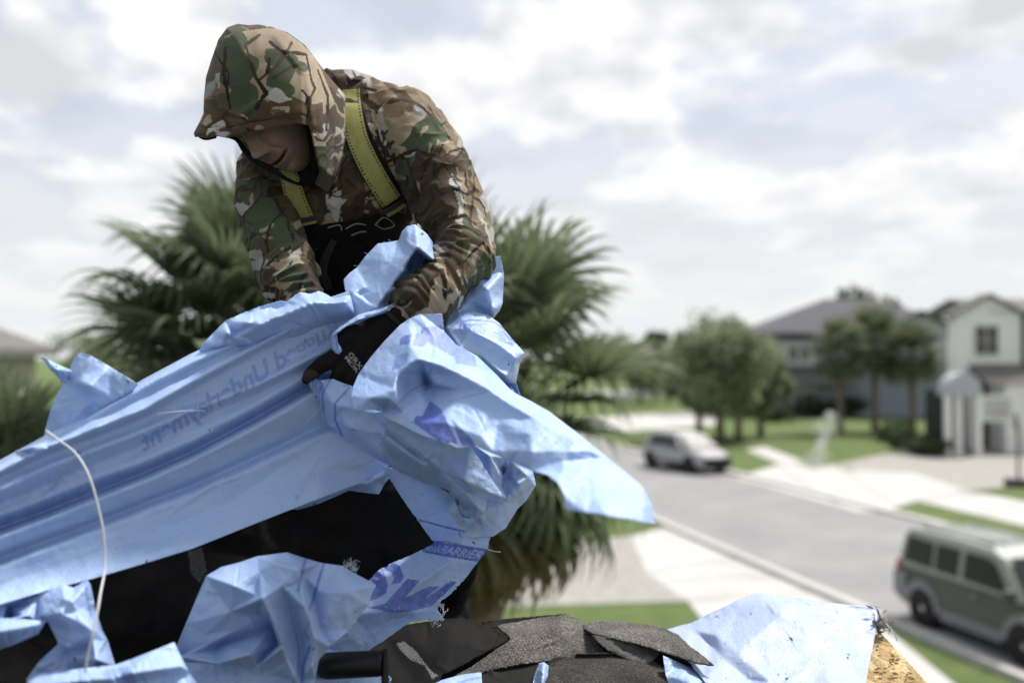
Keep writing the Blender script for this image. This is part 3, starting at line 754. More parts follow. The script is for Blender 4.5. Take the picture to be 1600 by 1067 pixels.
# text as a raster mask
def text_mask(s, H=96, bold=0.0, shear=0.0):
    cu = bpy.data.curves.new('t', 'FONT'); cu.body = s; cu.offset = bold; cu.shear = shear
    o = bpy.data.objects.new('t', cu); scene.collection.objects.link(o)
    dg = bpy.context.evaluated_depsgraph_get(); dg.update()
    me = o.evaluated_get(dg).to_mesh(); me.calc_loop_triangles()
    v = np.array([w.co[:2] for w in me.vertices]); tr = [tuple(t.vertices) for t in me.loop_triangles]
    o.evaluated_get(dg).to_mesh_clear(); bpy.data.objects.remove(o); bpy.data.curves.remove(cu)
    mn, mx = v.min(0), v.max(0); sc = H/(mx[1]-mn[1]); W = int((mx[0]-mn[0])*sc)+1
    img = np.zeros((H+1, W+1), np.float32); q = (v-mn)*sc; q[:, 1] = H - q[:, 1]
    for t in tr:
        a, b, c = q[list(t)]
        x0, x1 = int(min(a[0], b[0], c[0])), int(max(a[0], b[0], c[0]))+1; y0, y1 = int(min(a[1], b[1], c[1])), int(max(a[1], b[1], c[1]))+1
        X_, Y_ = np.meshgrid(np.arange(x0, min(x1, W)+1), np.arange(y0, min(y1, H)+1))
        if X_.size == 0: continue
        den = (b[0]-a[0])*(c[1]-a[1])-(c[0]-a[0])*(b[1]-a[1])
        if abs(den) < 1e-9: continue
        l1 = ((b[0]-X_)*(c[1]-Y_)-(c[0]-X_)*(b[1]-Y_))/den; l2 = ((c[0]-X_)*(a[1]-Y_)-(a[0]-X_)*(c[1]-Y_))/den; l3 = 1-l1-l2
        m = (l1 >= -.02) & (l2 >= -.02) & (l3 >= -.02); img[Y_[m], X_[m]] = 1
    return img
def quad_sample(img, quad, x, y):
    """sample a mask laid over the quad (tl, tr, br, bl)"""
    A = []; B = []
    for (qx, qy), (u, v) in zip(quad, ((0, 0), (1, 0), (1, 1), (0, 1))):
        A.append([qx, qy, 1, 0, 0, 0, -u*qx, -u*qy]); B.append(u); A.append([0, 0, 0, qx, qy, 1, -v*qx, -v*qy]); B.append(v)
    h = np.linalg.solve(np.array(A, float), np.array(B, float)); w = h[6]*x+h[7]*y+1
    u = (h[0]*x+h[1]*y+h[2])/w; v = (h[3]*x+h[4]*y+h[5])/w
    ok = (u >= 0) & (u < 1) & (v >= 0) & (v < 1) & (w > 0)
    hh, ww = img.shape; fx = np.clip(u, 0, .9999)*(ww-1); fy = np.clip(v, 0, .9999)*(hh-1); ix = fx.astype(int); iy = fy.astype(int); fx -= ix; fy -= iy
    r = img[iy, ix]*(1-fx)*(1-fy)+img[iy, np.minimum(ix+1, ww-1)]*fx*(1-fy)+img[np.minimum(iy+1, hh-1), ix]*(1-fx)*fy+img[np.minimum(iy+1, hh-1), np.minimum(ix+1, ww-1)]*fx*fy
    return np.where(ok, r, 0.0)
# ------------------------------------------------------------------ the man
def attr_mat(name, rough=0.8, sheen=0.2, weave=900, wb=0.15, spec=0.25):
    m = bpy.data.materials.new(name); m.use_nodes = True; nt = m.node_tree; b = nt.nodes['Principled BSDF']
    a = nt.nodes.new('ShaderNodeAttribute'); a.attribute_name = 'tint'; nt.links.new(a.outputs['Vector'], b.inputs['Base Color'])
    b.inputs['Roughness'].default_value = rough; b.inputs['Sheen Weight'].default_value = sheen; b.inputs['Specular IOR Level'].default_value = spec
    tcn = nt.nodes.new('ShaderNodeTexCoord'); n = nt.nodes.new('ShaderNodeTexNoise'); n.inputs['Scale'].default_value = weave; n.inputs['Detail'].default_value = 2
    nt.links.new(tcn.outputs['Object'], n.inputs['Vector']); bp = nt.nodes.new('ShaderNodeBump'); bp.inputs['Strength'].default_value = wb; bp.inputs['Distance'].default_value = 0.001
    nt.links.new(n.outputs['Fac'], bp.inputs['Height']); nt.links.new(bp.outputs[0], b.inputs['Normal'])
    return m
M_camo = attr_mat('camouflage_jersey', .9, .1, 900, .15, .15); M_skin = attr_mat('skin', 0.5, 0.0, 500, 0.1, 0.4)
M_skin.node_tree.nodes['Principled BSDF'].inputs['Subsurface Weight'].default_value = 0.08
M_skin.node_tree.nodes['Principled BSDF'].inputs['Subsurface Scale'].default_value = 0.01
BEIGE, TAN, BROWN, DARK, WHITE, GREEN, OLIVE = [np.array(c) for c in ((.50, .41, .30), (.33, .25, .165), (.15, .10, .062), (.045, .03, .022), (.66, .64, .61), (.115, .148, .088), (.165, .155, .085))]
def leaf_at(x, y, cx, cy, L, W, ang, lobes=3.0):
    ca, sa = math.cos(R(ang)), math.sin(R(ang)); u = ((x-cx)*ca + (y-cy)*sa)/L + .5; v = (-(x-cx)*sa + (y-cy)*ca)/W
    w = np.sin(np.pi*np.clip(u, 0, 1))**.7*(.45 + .55*np.abs(np.sin(lobes*np.pi*u + .4)))
    return (u > 0) & (u < 1) & (np.abs(v + .12*np.sin(u*6)) < w*.5)
def camo(V, seed=3):
    x = 800 + V[:, 0]*F/2.02; y = 555 - (V[:, 2]-5.2)*F/2.02; dd = (V[:, 1]-2.05)*760
    q = np.stack([x + .35*dd, y + .2*dd], 1)
    x, y = q[:, 0], q[:, 1]
    wx = x + 16*(vnoise(q, 1/22, 5, 2)-.5); wy = y + 16*(vnoise(q, 1/22, 9, 2)-.5)
    n1 = vnoise(np.stack([wx, wy*.8], 1), 1/52, 1, 3); n2 = vnoise(np.stack([wx*.7+300, wy], 1), 1/36, 2, 3)
    col = np.tile(BEIGE, (len(V), 1)); f = vnoise(q, 1/14, 31, 2)[:, None]; col = col*(.88+.24*f)
    col[n1 > .52] = TAN; col[n2 > .60] = BROWN; col[(n1 < .40) & (n2 > .46)] = BROWN*.75
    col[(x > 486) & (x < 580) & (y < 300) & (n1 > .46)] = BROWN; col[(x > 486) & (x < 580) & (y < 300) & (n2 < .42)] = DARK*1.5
    sl = (x < 500) & (y > 225); col[sl & (n1 > .45)] = DARK*1.8; col[sl & (n2 < .45)] = GREEN*.6  # shade on this sleeve, put into the print as darker colours
    sl = (x > 500) & (x < 640) & (y > 210); col[sl & (n1 > .47)] = DARK*1.7  # shade on the chest, likewise painted in as dark print
    rs = np.random.default_rng(seed)
    for k in range(46):           # pale leaves / bark chips
        cx, cy = rs.uniform(300, 800), rs.uniform(20, 520); m = leaf_at(wx, wy, cx, cy, rs.uniform(22, 55), rs.uniform(14, 26), rs.uniform(0, 180), 1.0); col[m] = WHITE*rs.uniform(.7, 1)
    for k in range(26):
        cx, cy = rs.uniform(300, 800), rs.uniform(20, 520); m = leaf_at(x, y, cx, cy, rs.uniform(45, 90), rs.uniform(26, 46), rs.uniform(0, 180), 2.5); col[m] = (GREEN if rs.random() < .55 else OLIVE)*rs.uniform(.75, 1.1)
    for k in range(30):
        cx, cy = rs.uniform(300, 800), rs.uniform(20, 520); m = leaf_at(wx, wy, cx, cy, rs.uniform(40, 80), rs.uniform(16, 30), rs.uniform(0, 180), 1.6); col[m] = BROWN*rs.uniform(.55, 1.3)
    # calm hood panel with the leaves of the photograph
    hz_ = in_poly(x, y, [(340, 60), (420, 45), (480, 90), (505, 160), (480, 178), (350, 168), (335, 120)])
    col[hz_] = (BEIGE*(.92+.16*f))[hz_]
    col[(y > 158+6*np.sin(x/14)) & (y < 206) & (x < 480) & (x > 322) & (n2 > .40)] = BROWN
    for cx, cy, L, W, a, lb in ((357, 122, 130, 60, 68, 3), (352, 80, 60, 30, 100, 1.5), (415, 118, 78, 52, 60, 2.4), (440, 105, 40, 24, 10, 1.5), (655, 216, 100, 62, 118, 1.5), (635, 238, 70, 44, 100, 1.2), (705, 430, 150, 62, 150, 1.2), (740, 440, 90, 50, 120, 1.2), (330, 240, 40, 30, 90, 1), (395, 320, 95, 55, 60, 2), (420, 350, 80, 44, 40, 2)):
        col[leaf_at(x, y, cx, cy, L, W, a, lb)] = GREEN
    for cx, cy, L, W, a in ((412, 152, 36, 20, 12), (600, 195, 20, 60, 0), (688, 310, 86, 22, 88), (668, 455, 34, 26, 30), (570, 200, 20, 34, 60), (520, 330, 14, 34, 0), (320, 195, 34, 18, 130)):
        col[leaf_at(wx, wy, cx, cy, L, W, a, 1)] = WHITE
    col[leaf_at(wx, wy, 655, 330, 210, 64, 82, 1)] = BROWN*.62
    for k in range(150):
        cx, cy = rs.uniform(300, 800), rs.uniform(200, 520)
        col[leaf_at(wx, wy, cx, cy, rs.uniform(10, 26), rs.uniform(5, 11), rs.uniform(0, 180), 1.0)] = (WHITE*.8, BEIGE, DARK, BROWN*.8, TAN*1.2)[k % 5]
    br = [[(388, 62), (366, 80), (378, 122), (383, 132), (410, 110), (436, 72)], [(383, 132), (395, 150), (380, 170)], [(403, 74), (420, 90), (458, 88)], [(405, 128), (430, 112), (452, 104)], [(458, 88), (462, 128), (468, 140), (450, 165)], [(340, 80), (336, 120), (345, 170)], [(310, 200), (340, 178), (372, 190), (400, 186), (470, 182)], [(478, 110), (492, 150), (486, 200)], [(396, 120), (400, 100)], [(590, 160), (640, 150), (690, 190)], [(600, 250), (640, 230), (680, 250)], [(620, 300), (600, 250), (585, 200)], [(720, 300), (700, 340), (730, 380), (760, 380)]]
    for k in range(150):
        px_, py_ = rs.uniform(300, 800), rs.uniform(215, 520) if rs.random() < .85 else rs.uniform(30, 220)
        if 335 < px_ < 490 and py_ < 190: continue
        a = rs.uniform(0, 6.28); pl = [(px_, py_)]
        for j in range(rs.integers(3, 6)):
            a += rs.normal()*.5; px_ += 17*math.cos(a); py_ += 17*math.sin(a); pl.append((px_, py_))
        br.append(pl)
    for i, pl in enumerate(br):
        d, s = seg_dist(x, y, pl); w = (2.6 if i < 13 else rs.uniform(1.0, 2.4))*(.6+.8*vnoise(q, 1/9, 40+i)); col[d < w] = DARK if i % 3 else BROWN*.7
    grime = vnoise(q, 1/70, 77, 3)[:, None]; spk = vnoise(q, 1/3.2, 78, 2)[:, None]
    return (col*1.06)**1.10*(.43+.31*grime)*(.86+.26*spk)

man = empty('person', 'man in hooded camouflage top, yellow harness straps and black gloves, bending over the blue sheet', 'person', None, tuple(P(590, 700, 2.45)))
man.location.z = 4.2
# --- torso and sleeves of the hooded top
ARM_L = [(618, 196, 2.14, 52, 58), (655, 225, 2.12, 57, 58), (692, 300, 2.05, 52, 54), (722, 365, 1.98, 47, 50), (727, 398, 1.93, 42, 46), (700, 432, 1.87, 41, 42), (668, 462, 1.83, 37, 37), (652, 472, 1.815, 34, 34), (640, 483, 1.80, 29, 29)]
ARM_R = [(440, 255, 2.14, 52, 55), (414, 300, 2.10, 45, 50), (425, 350, 2.04, 42, 45), (442, 405, 1.98, 38, 42), (458, 440, 1.93, 37, 38), (482, 478, 1.88, 31, 31), (500, 500, 1.85, 27, 27)]
TORSO = [(530, 158, 2.17, 60, 45), (535, 190, 2.17, 108, 70), (530, 235, 2.15, 132, 88), (522, 300, 2.15, 130, 96), (530, 400, 2.22, 112, 95), (550, 500, 2.33, 104, 92), (578, 610, 2.46, 108, 88)]
parts = [loft(TORSO, 40, 60), loft(ARM_L, 30, 60, capf=.25), loft(ARM_R, 30, 60, capf=.25), loft([(560, 170, 2.17, 42, 45), (630, 200, 2.15, 58, 60)], 24, 12), loft([(500, 210, 2.16, 50, 55), (425, 275, 2.13, 52, 56)], 24, 12)]
V, N, Fq = remesh(*join(parts), 0.0027, 7)
def arm_s(V, arm):
    C = np.array([P(*a[:3]) for a in catmull(arm, 30)]); C2 = C
    best = np.full(len(V), 9.0); s = np.zeros(len(V)); acc = 0
    for a, b in zip(C2, C2[1:]):
        ab = b-a; L = np.linalg.norm(ab); t = np.clip(((V-a)@ab)/L**2, 0, 1); d = np.linalg.norm(V-a-t[:, None]*ab, axis=1); m = d < best
        best = np.where(m, d, best); s = np.where(m, acc+t*L, s); acc += L
    return best, s, acc
disp = np.zeros(len(V))
disp += (vnoise(V*[1, 1, .6], 14, 4, 2)-.5)*.020
rdg = 1-np.abs(2*vnoise(V*[1.3, 1, .8]+[0, 0, 2], 11, 8, 2)-1); disp += (rdg**3)*.008; rd2 = 1-np.abs(2*vnoise(V*[1, .8, 1.2], 24, 19, 2)-1); disp += (rd2**4)*.005
for arm, nm in ((ARM_L, 1), (ARM_R, 2)):
    b, s, L = arm_s(V, arm); near = np.clip((.075-b)/.02, 0, 1)
    wob = vnoise(V, 22, 60+nm, 2)*2.4; low = np.clip((s/L-.60)/.12, 0, 1)*(.35+.9*vnoise(V, 16, 81+nm, 2))
    wave = np.sin(s*2*math.pi/.021 + wob*4.0)
    disp += near*low*(wave*.5+.5)**1.2*.0048*(.4+.9*vnoise(V, 12, 70+nm))
    mid = np.clip(1-np.abs(s/L-.55)/.12, 0, 1); disp += near*mid*np.sin(s*2*math.pi/.05+wob*6)*.006*(vnoise(V, 9, 95)>.45)
    cuff = np.clip((s/L-.95)/.05, 0, 1); disp += near*cuff*.002
# folds radiating on the chest towards the armpits
disp += np.sin((V[:, 0]*26 + V[:, 2]*34) + 5*vnoise(V, 7, 90))*.0035*np.clip((5.62-V[:, 2])*6, 0, 1)
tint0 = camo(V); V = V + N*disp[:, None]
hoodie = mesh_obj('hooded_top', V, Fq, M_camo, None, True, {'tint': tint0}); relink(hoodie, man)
top_bvh = bvh_of(V, Fq); trunk_bvh = bvh_of(*remesh(*join([parts[0], parts[3], parts[4]]), .006, 6)[::2])

# --- hood: shell with an open brim
HC = [(308, 214), (306, 209), (314, 194), (321, 178), (322, 150), (325, 122), (333, 96), (344, 64), (357, 46), (372, 41), (388, 43), (404, 42), (425, 46), (448, 54), (474, 73), (492, 96), (508, 118), (524, 136), (536, 150), (541, 180), (545, 215), (541, 250), (528, 282), (508, 298)]
HO = [(492, 288), (499, 268), (492, 240), (487, 212), (481, 196), (462, 193), (438, 197), (412, 203), (388, 206), (372, 212), (356, 216), (340, 213), (326, 217)]
hood_poly = HC + HO
X_, Y_, used, f = grid_in(hood_poly, 1.25)
x, y = X_[used], Y_[used]
D = edge_dist(x, y, HC, False); ao = edge_dist(x, y, HO + [HC[0]], False)
Rm = 88.0; prof = np.sqrt(np.clip(1-(1-np.clip(D/Rm, 0, 1))**2, 0, 1))
d0 = 1.985 + np.clip((x-470)/85, 0, 1)*.115 - np.clip((360-x)/60, 0, 1)*.05
q2 = np.stack([x, y], 1)
wr = (vnoise(q2, 1/34, 12, 2)-.5)*.012
# long folds from crown to neck on the right side, and gathers at the brim corner
dl, sl = seg_dist(x, y, [(470, 80), (500, 150), (520, 220), (515, 290)]); wr = wr + np.sin(dl/7.5)*.0045*np.exp(-(dl/55)**2)*np.clip((x-455)/30, 0, 1)
dl, sl = seg_dist(x, y, [(430, 60), (478, 120), (486, 195)]); wr = wr + np.exp(-(dl/5)**2)*.006
for k, pl in enumerate(([(322, 170), (345, 190), (350, 212)], [(335, 150), (352, 190), (365, 210)], [(372, 205), (380, 180), (400, 165)])):
    dl, sl = seg_dist(x, y, pl); wr = wr + np.exp(-(dl/5.5)**2)*.006*(-1)**k
hem = np.exp(-((ao-13)/2.2)**2)*(-.0035)*(x < 482); wr = wr + hem
front = d0 - .135*prof - wr
back = d0 + .085*prof
Vf = P(x, y, front); Vb = P(x, y, back); nF = len(Vf)
hd = np.concatenate([Vf, Vb]); hf = np.concatenate([f, f[:, ::-1] + nF])
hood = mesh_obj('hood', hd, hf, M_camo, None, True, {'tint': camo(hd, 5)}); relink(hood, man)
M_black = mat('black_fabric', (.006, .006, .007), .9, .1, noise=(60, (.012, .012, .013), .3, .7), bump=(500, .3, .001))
so = hood.modifiers.new('thick', 'SOLIDIFY'); so.thickness = .004; so.offset = 1.0
# dark lining strip of the opening, left and right of the face
def ribbon(name, pts, m_, parent, n=40, k=5, attrs=None):
    """pts: (px, py, d, halfwidth px)"""
    S = catmull(pts, n); C = S[:, :2]; T = np.gradient(C, axis=0); T /= np.linalg.norm(T, axis=1)[:, None]; Nn = np.stack([-T[:, 1], T[:, 0]], 1)
    v = []; 
    for j in range(k):
        a = -1+2*j/(k-1); q = C + Nn*S[:, 3:4]*a; v.append(P(q[:, 0], q[:, 1], S[:, 2] + .012*(a*a)))
    v = np.stack(v, 1).reshape(-1, 3); f = np.array([(i*k+j, i*k+j+1, (i+1)*k+j+1, (i+1)*k+j) for i in range(n-1) for j in range(k-1)])
    o = mesh_obj(name, v, f, m_, None, True); s = o.modifiers.new('t', 'SOLIDIFY'); s.thickness = .003
    return relink(o, parent)
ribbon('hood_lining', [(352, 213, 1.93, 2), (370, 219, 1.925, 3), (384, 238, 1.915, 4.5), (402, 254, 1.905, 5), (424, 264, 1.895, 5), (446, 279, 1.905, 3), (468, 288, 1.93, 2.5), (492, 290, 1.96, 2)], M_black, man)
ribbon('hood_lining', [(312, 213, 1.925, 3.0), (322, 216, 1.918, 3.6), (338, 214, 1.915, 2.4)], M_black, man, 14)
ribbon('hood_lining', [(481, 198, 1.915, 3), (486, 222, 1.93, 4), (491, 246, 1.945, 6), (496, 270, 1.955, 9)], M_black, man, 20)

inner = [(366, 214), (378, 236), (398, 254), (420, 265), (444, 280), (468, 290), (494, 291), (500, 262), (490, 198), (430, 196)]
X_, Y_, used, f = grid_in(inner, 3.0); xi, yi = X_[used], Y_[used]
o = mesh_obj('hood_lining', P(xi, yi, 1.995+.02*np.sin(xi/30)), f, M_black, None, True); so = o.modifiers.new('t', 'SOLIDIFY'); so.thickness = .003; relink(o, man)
# --- body under the clothes: head, neck, trunk, arms, legs in one mesh
fwd = np.array([-.30, -.74, -.60]); fwd /= np.linalg.norm(fwd)
rt = np.array([.80, -.34, .52]); rt -= fwd*(rt@fwd); rt /= np.linalg.norm(rt)
upv = np.cross(rt, fwd); upv = upv if upv[2] > 0 else -upv
def head_mesh():
    nt_, np_ = 150, 220; th = np.linspace(0.0, math.pi, nt_); ph = np.linspace(-math.pi, math.pi, np_, endpoint=False)
    T, Ph = np.meshgrid(th, ph, indexing='ij')
    sx = np.sin(T)*np.sin(Ph); sy = np.sin(T)*np.cos(Ph); sz = np.cos(T)
    x = .076*sx; y = .096*sy; z = .118*sz
    low = np.clip(-z/.118, 0, 1); x = x*(1-.34*low**1.6); y = y + .0*low
    frontm = sy > 0
    y = np.where(frontm, y*(1-.10*low) , y*(1-.35*low))
    # flatter front plane of the face
    y = np.where(frontm, np.minimum(y, .088 + .2*(y-.088)), y)
    g = lambda cx, cz, rx, rz: np.exp(-((x-cx)/rx)**2-((z-cz)/rz)**2)*frontm
    dy = 0
    dy = dy + .013*np.exp(-(x/.012)**2)*np.clip((z+.045)/.01, 0, 1)*np.clip((.03-z)/.03, 0, 1)*frontm            # bridge
    dy = dy + .017*g(0, -.028, .012, .014) + .007*g(.012, -.034, .006, .007) + .007*g(-.012, -.034, .006, .007)      # tip, wings
    dy = dy - .006*g(0, -.044, .012, .005)
    dy = dy - .011*g(.031, .012, .017, .012) - .011*g(-.031, .012, .017, .012)                                      # sockets
    dy = dy + .006*g(.031, .010, .010, .007) + .006*g(-.031, .010, .010, .007)                                      # eyeballs
    dy = dy + .006*g(.03, .032, .02, .008) + .006*g(-.03, .032, .02, .008)                                          # brows
    dy = dy + .009*g(.040, -.030, .016, .016) + .009*g(-.040, -.030, .016, .016)                                    # smiling cheeks
    ml = -.0665 + 7.5*x**2                                                                                          # smile line
    inm = (np.abs(x) < .030)
    dy = dy + (.006*np.exp(-((z-ml-.006)/.0045)**2) + .0075*np.exp(-((z-ml+.007)/.0055)**2) - .010*np.exp(-((z-ml)/.0026)**2))*np.exp(-(x/.031)**4)*frontm
    for s in (-1, 1):                                                                                               # smile folds
        fx = s*(.024+.3*np.clip(-.03-z, 0, .05)); dy = dy - .004*np.exp(-((x-fx)/.004)**2)*np.exp(-((z+.052)/.02)**2)*frontm
    dy = dy + .010*g(0, -.100, .018, .013) - .005*g(0, -.084, .018, .005)                                           # chin
    for s in (-1, 1):                                                                                               # ears
        ex = np.exp(-((y+.008)/.014)**2-((z+.0)/.026)**2)*(s*sx > .6); x = x + s*.016*ex
    y = y + dy
    Pt = x[..., None]*rt + y[..., None]*fwd + z[..., None]*upv
    idx = np.arange(nt_*np_).reshape(nt_, np_)
    f = np.stack([idx[:-1, :], np.roll(idx, -1, 1)[:-1, :], np.roll(idx, -1, 1)[1:, :], idx[1:, :]], -1).reshape(-1, 4)
    col = np.tile(np.array([.25, .165, .13]), (nt_*np_, 1)); xx, zz, yy = x.ravel(), z.ravel(), y.ravel()
    lip = (np.abs(zz-ml.ravel()) < .0105) & (np.abs(xx) < .030) & (yy > 0); col[lip] = (.27, .135, .105)
    col[(np.abs(zz-ml.ravel()) < .0026) & (np.abs(xx) < .032) & (yy > 0)] = (.05, .02, .02)
    ck = np.exp(-((np.abs(xx)-.04)/.02)**2-((zz+.03)/.02)**2)*(yy > 0); col = col*(1-.25*ck[:, None]*np.array([0, 1, 1]))
    brow = (np.abs(zz-.034) < .004) & (np.abs(np.abs(xx)-.03) < .018) & (yy > 0); col[brow] = (.06, .04, .03)
    stub = vnoise(Pt.reshape(-1, 3), 700, 3)[:, None]; beard = ((zz < -.045) & (yy > -.02))[:, None]; col = np.where(beard, col*(.85+.2*stub), col)
    eye = (np.hypot((np.abs(xx)-.031)/.012, (zz-.010)/.0045) < 1) & (yy > 0); col[eye] = (.5, .48, .46)
    iris = (np.hypot(np.abs(xx)-.031, zz-.009) < .0045) & (yy > 0); col[iris] = (.03, .02, .015)
    nost = (np.hypot((np.abs(xx)-.0065)/.0035, (zz+.0415)/.0025) < 1) & (yy > 0); col[nost] = (.03, .015, .012)
    mott = vnoise(Pt.reshape(-1, 3), 55, 13, 3)[:, None]; col = col*(.82+.36*mott)
    hair = (zz > .065) | ((yy < 0) & (zz > -.02)); col[hair] = (.04, .03, .022)
    return Pt.reshape(-1, 3), f, col
hp, hfc, hcol = head_mesh()
chin_local = -.112*upv + .080*fwd
HEAD = np.array(P(455, 283, 1.955)) - chin_local*.97
hp = hp*.97 + HEAD
hx_, hy_ = proj(HEAD); 
B_ARM_L = [(s[0], s[1], s[2], s[3]*.74, s[4]*.74) for s in ARM_L[:-1]] + [(640, 486, 1.80, 23, 19), (616, 500, 1.785, 20, 16), (585, 520, 1.77, 18, 14)]
B_ARM_R = [(s[0], s[1], s[2], s[3]*.74, s[4]*.74) for s in ARM_R[:-1]] + [(500, 500, 1.85, 22, 18), (520, 518, 1.84, 18, 14)]
B_T = [(s[0], s[1], s[2]+.004, s[3]*.86, s[4]*.86) for s in TORSO]
nk = proj(HEAD - .06*upv - .03*fwd)
neck = [(float(nk[0]), float(nk[1]), float((HEAD - .06*upv - .03*fwd)[1]), 40, 40), (500, 190, 2.08, 44, 44), (530, 205, 2.15, 55, 50)]
LEG_L = [(625, 600, 2.46, 62, 66), (672, 690, 2.36, 52, 55), (706, 780, 2.30, 40, 44), (712, 860, 2.36, 32, 36), (708, 925, 2.44, 22, 26), (704, 960, 2.47, 20, 24)]
LEG_R = [(530, 600, 2.46, 62, 66), (500, 690, 2.36, 52, 55), (480, 780, 2.30, 40, 44), (486, 860, 2.38, 32, 36), (490, 930, 2.46, 22, 26), (492, 962, 2.49, 20, 24)]
bv, bn, bf = remesh(*join([loft(B_T, 32, 50), loft(B_ARM_L, 24, 60), loft(B_ARM_R, 24, 60), loft(neck, 24, 16), loft(LEG_L, 24, 40), loft(LEG_R, 24, 40)]), .005, 4)
allv = np.concatenate([hp, bv]); allf = np.concatenate([hfc, np.asarray(bf) + len(hp)])
bc = np.tile(np.array([.25, .165, .13]), (len(bv), 1))
relink(mesh_obj('body', allv, allf, M_skin, None, True, {'tint': np.concatenate([hcol, bc])}), man)
# --- trousers and boots
M_trouser = mat('black_trousers', (.008, .008, .009), .9, .12, noise=(30, (.016, .015, .014), .35, .7), bump=(60, .5, .01))
grow = lambda L_, k: [(a, b, c, r*k, q*k) for a, b, c, r, q in L_]
tv, tn, tf = remesh(*join([loft([(560, 520, 2.37, 104, 92), (578, 620, 2.47, 118, 100)], 32, 14), loft(grow(LEG_L[:-1], 1.22), 26, 40), loft(grow(LEG_R[:-1], 1.22), 26, 40)]), .006, 4)
tv = tv + tn*((vnoise(tv, 18, 3, 2)-.5)*.018)[:, None]
relink(mesh_obj('trousers', tv, tf, M_trouser, None, True), man)
for L_ in (LEG_L, LEG_R):
    ax, ay, ad = L_[-2][0], L_[-2][1], L_[-2][2]
    c = P(ax-2, ay, ad); v_, n_, f_ = None, None, None
    mbv = MB(); mbv.tube([c+[0, 0, .05], c+[0, 0, 0], c+[0, -.01, -.06]], [.042, .040, .045], 16)
    sole = [c+[0, .05, -.075], c+[0, 0, -.078], c+[0, -.10, -.088], c+[0, -.17, -.098]]
    m2 = MB(); m2.tube(sole, [.034, .040, .042, .028], 16)
    v_, n_, f_ = remesh(*join([(mbv.v, mbv.f), (m2.v, m2.f)]), .005, 4)
    relink(mesh_obj('boot', v_, f_, M_trouser, None, True), man)

# --- harness: yellow straps with stitched borders, black chest panel
M_strap = attr_mat('webbing', .85, 0, 400, .3, .12)
def strap(name, pts, off, m_=None, dots=True, base=(.285, .28, .10), n=None, k=25, parent=man, bvh=None, under=None):
    n = n or int(sum(math.hypot(b[0]-a[0], b[1]-a[1]) for a, b in zip(pts, pts[1:]))/1.3)
    S = catmull(pts, n); C = S[:, :2]; T = np.gradient(C, axis=0); T /= np.linalg.norm(T, axis=1)[:, None]; Nn = np.stack([-T[:, 1], T[:, 0]], 1)
    cd = np.full(n, np.nan); lines = np.full((n, 3), np.nan)
    for i in range(n):
        for j, a in enumerate((-.7, 0, .7)):
            q = C[i] + Nn[i]*S[i, 2]*a; h = hit(bvh or trunk_bvh, q[0], q[1])
            if h is not None: lines[i, j] = h[1]
    # fill the misses from the neighbours, then smooth
    for j in range(3):
        ok = ~np.isnan(lines[:, j])
        if ok.any(): lines[:, j] = np.interp(np.arange(n), np.arange(n)[ok], lines[ok, j])
        else: lines[:, j] = np.nanmean(lines)
    for _ in range(14): lines[1:-1] = (lines[:-2] + 2*lines[1:-1] + lines[2:])/4
    V = []; A = []; s = np.concatenate([[0], np.cumsum(np.hypot(*np.diff(C, axis=0).T))])
    for j in range(k):
        a = -1+2*j/(k-1); q = C + Nn*S[:, 2:3]*a
        dd = np.where(a < 0, lines[:, 1]*(1+a/.7) - lines[:, 0]*a/.7, lines[:, 1]*(1-a/.7) + lines[:, 2]*a/.7) - off - (0 if bvh else .005)
        V.append(P(q[:, 0], q[:, 1], dd))
        c = np.tile(np.array(base), (n, 1)); c = c*(.8+.35*vnoise(np.stack([s, s*0+a*20], 1), 1/9, 7, 3))[:, None]
        c *= (.9+.1*np.sin(s*2.2))[:, None]
        if dots and .70 < abs(a) < .88: c[(s % 5.2) < 2.7] = (.02, .02, .02)
        if dots and abs(a) > .93: c *= .5
        A.append(c)
    V = np.stack(V, 1).reshape(-1, 3); A = np.stack(A, 1).reshape(-1, 3)
    f = np.array([(i*k+j, i*k+j+1, (i+1)*k+j+1, (i+1)*k+j) for i in range(n-1) for j in range(k-1)])
    o = mesh_obj(name, V, f, m_ or M_strap, None, True, {'tint': A}); so_ = o.modifiers.new('t', 'SOLIDIFY'); so_.thickness = .0022; so_.offset = 0
    return relink(o, parent)
strap('harness_strap', [(546, 141, 16), (548, 170, 16.5), (556, 210, 16.5), (570, 245, 17), (590, 282, 17), (612, 316, 17)], .010)
strap('harness_strap', [(448, 262, 13), (456, 290, 15), (465, 320, 16), (477, 350, 17)], .012)
BK = (.007, .007, .008)
strap('harness_padding', [(547, 143, 16), (552, 172, 17), (561, 210, 18), (577, 246, 19), (597, 282, 19), (619, 318, 18)], .005, dots=False, base=BK)
strap('harness_webbing', [(608, 312, 17), (622, 330, 18), (630, 350, 16)], .007, dots=False, base=BK)
strap('harness_webbing', [(476, 346, 18), (482, 372, 20), (486, 398, 20)], .009, dots=False, base=BK)
strap('harness_chest_panel', [(478, 398, 34), (500, 395, 42), (560, 386, 43), (610, 378, 42), (640, 372, 38)], .008, dots=False, base=(.006, .0055, .0055), k=40)
strap('harness_waist_panel', [(520, 392, 56), (535, 440, 62), (550, 500, 66)], .012, dots=False, base=(.005, .005, .005), k=40)
strap('hanging_webbing', [(522, 376, 5), (510, 400, 6.5), (503, 425, 7.5), (510, 440, 6), (514, 452, 4)], .016, dots=False, base=(.03, .03, .033), k=9)
for a in ([(440, 352, 3.2), (462, 347, 3.6), (495, 340, 3.2)], [(594, 334, 3.2), (612, 326, 3.6), (632, 312, 3.2)]):
    strap('strap_buckle', a, .022, dots=False, base=(.03, .03, .03), k=7)
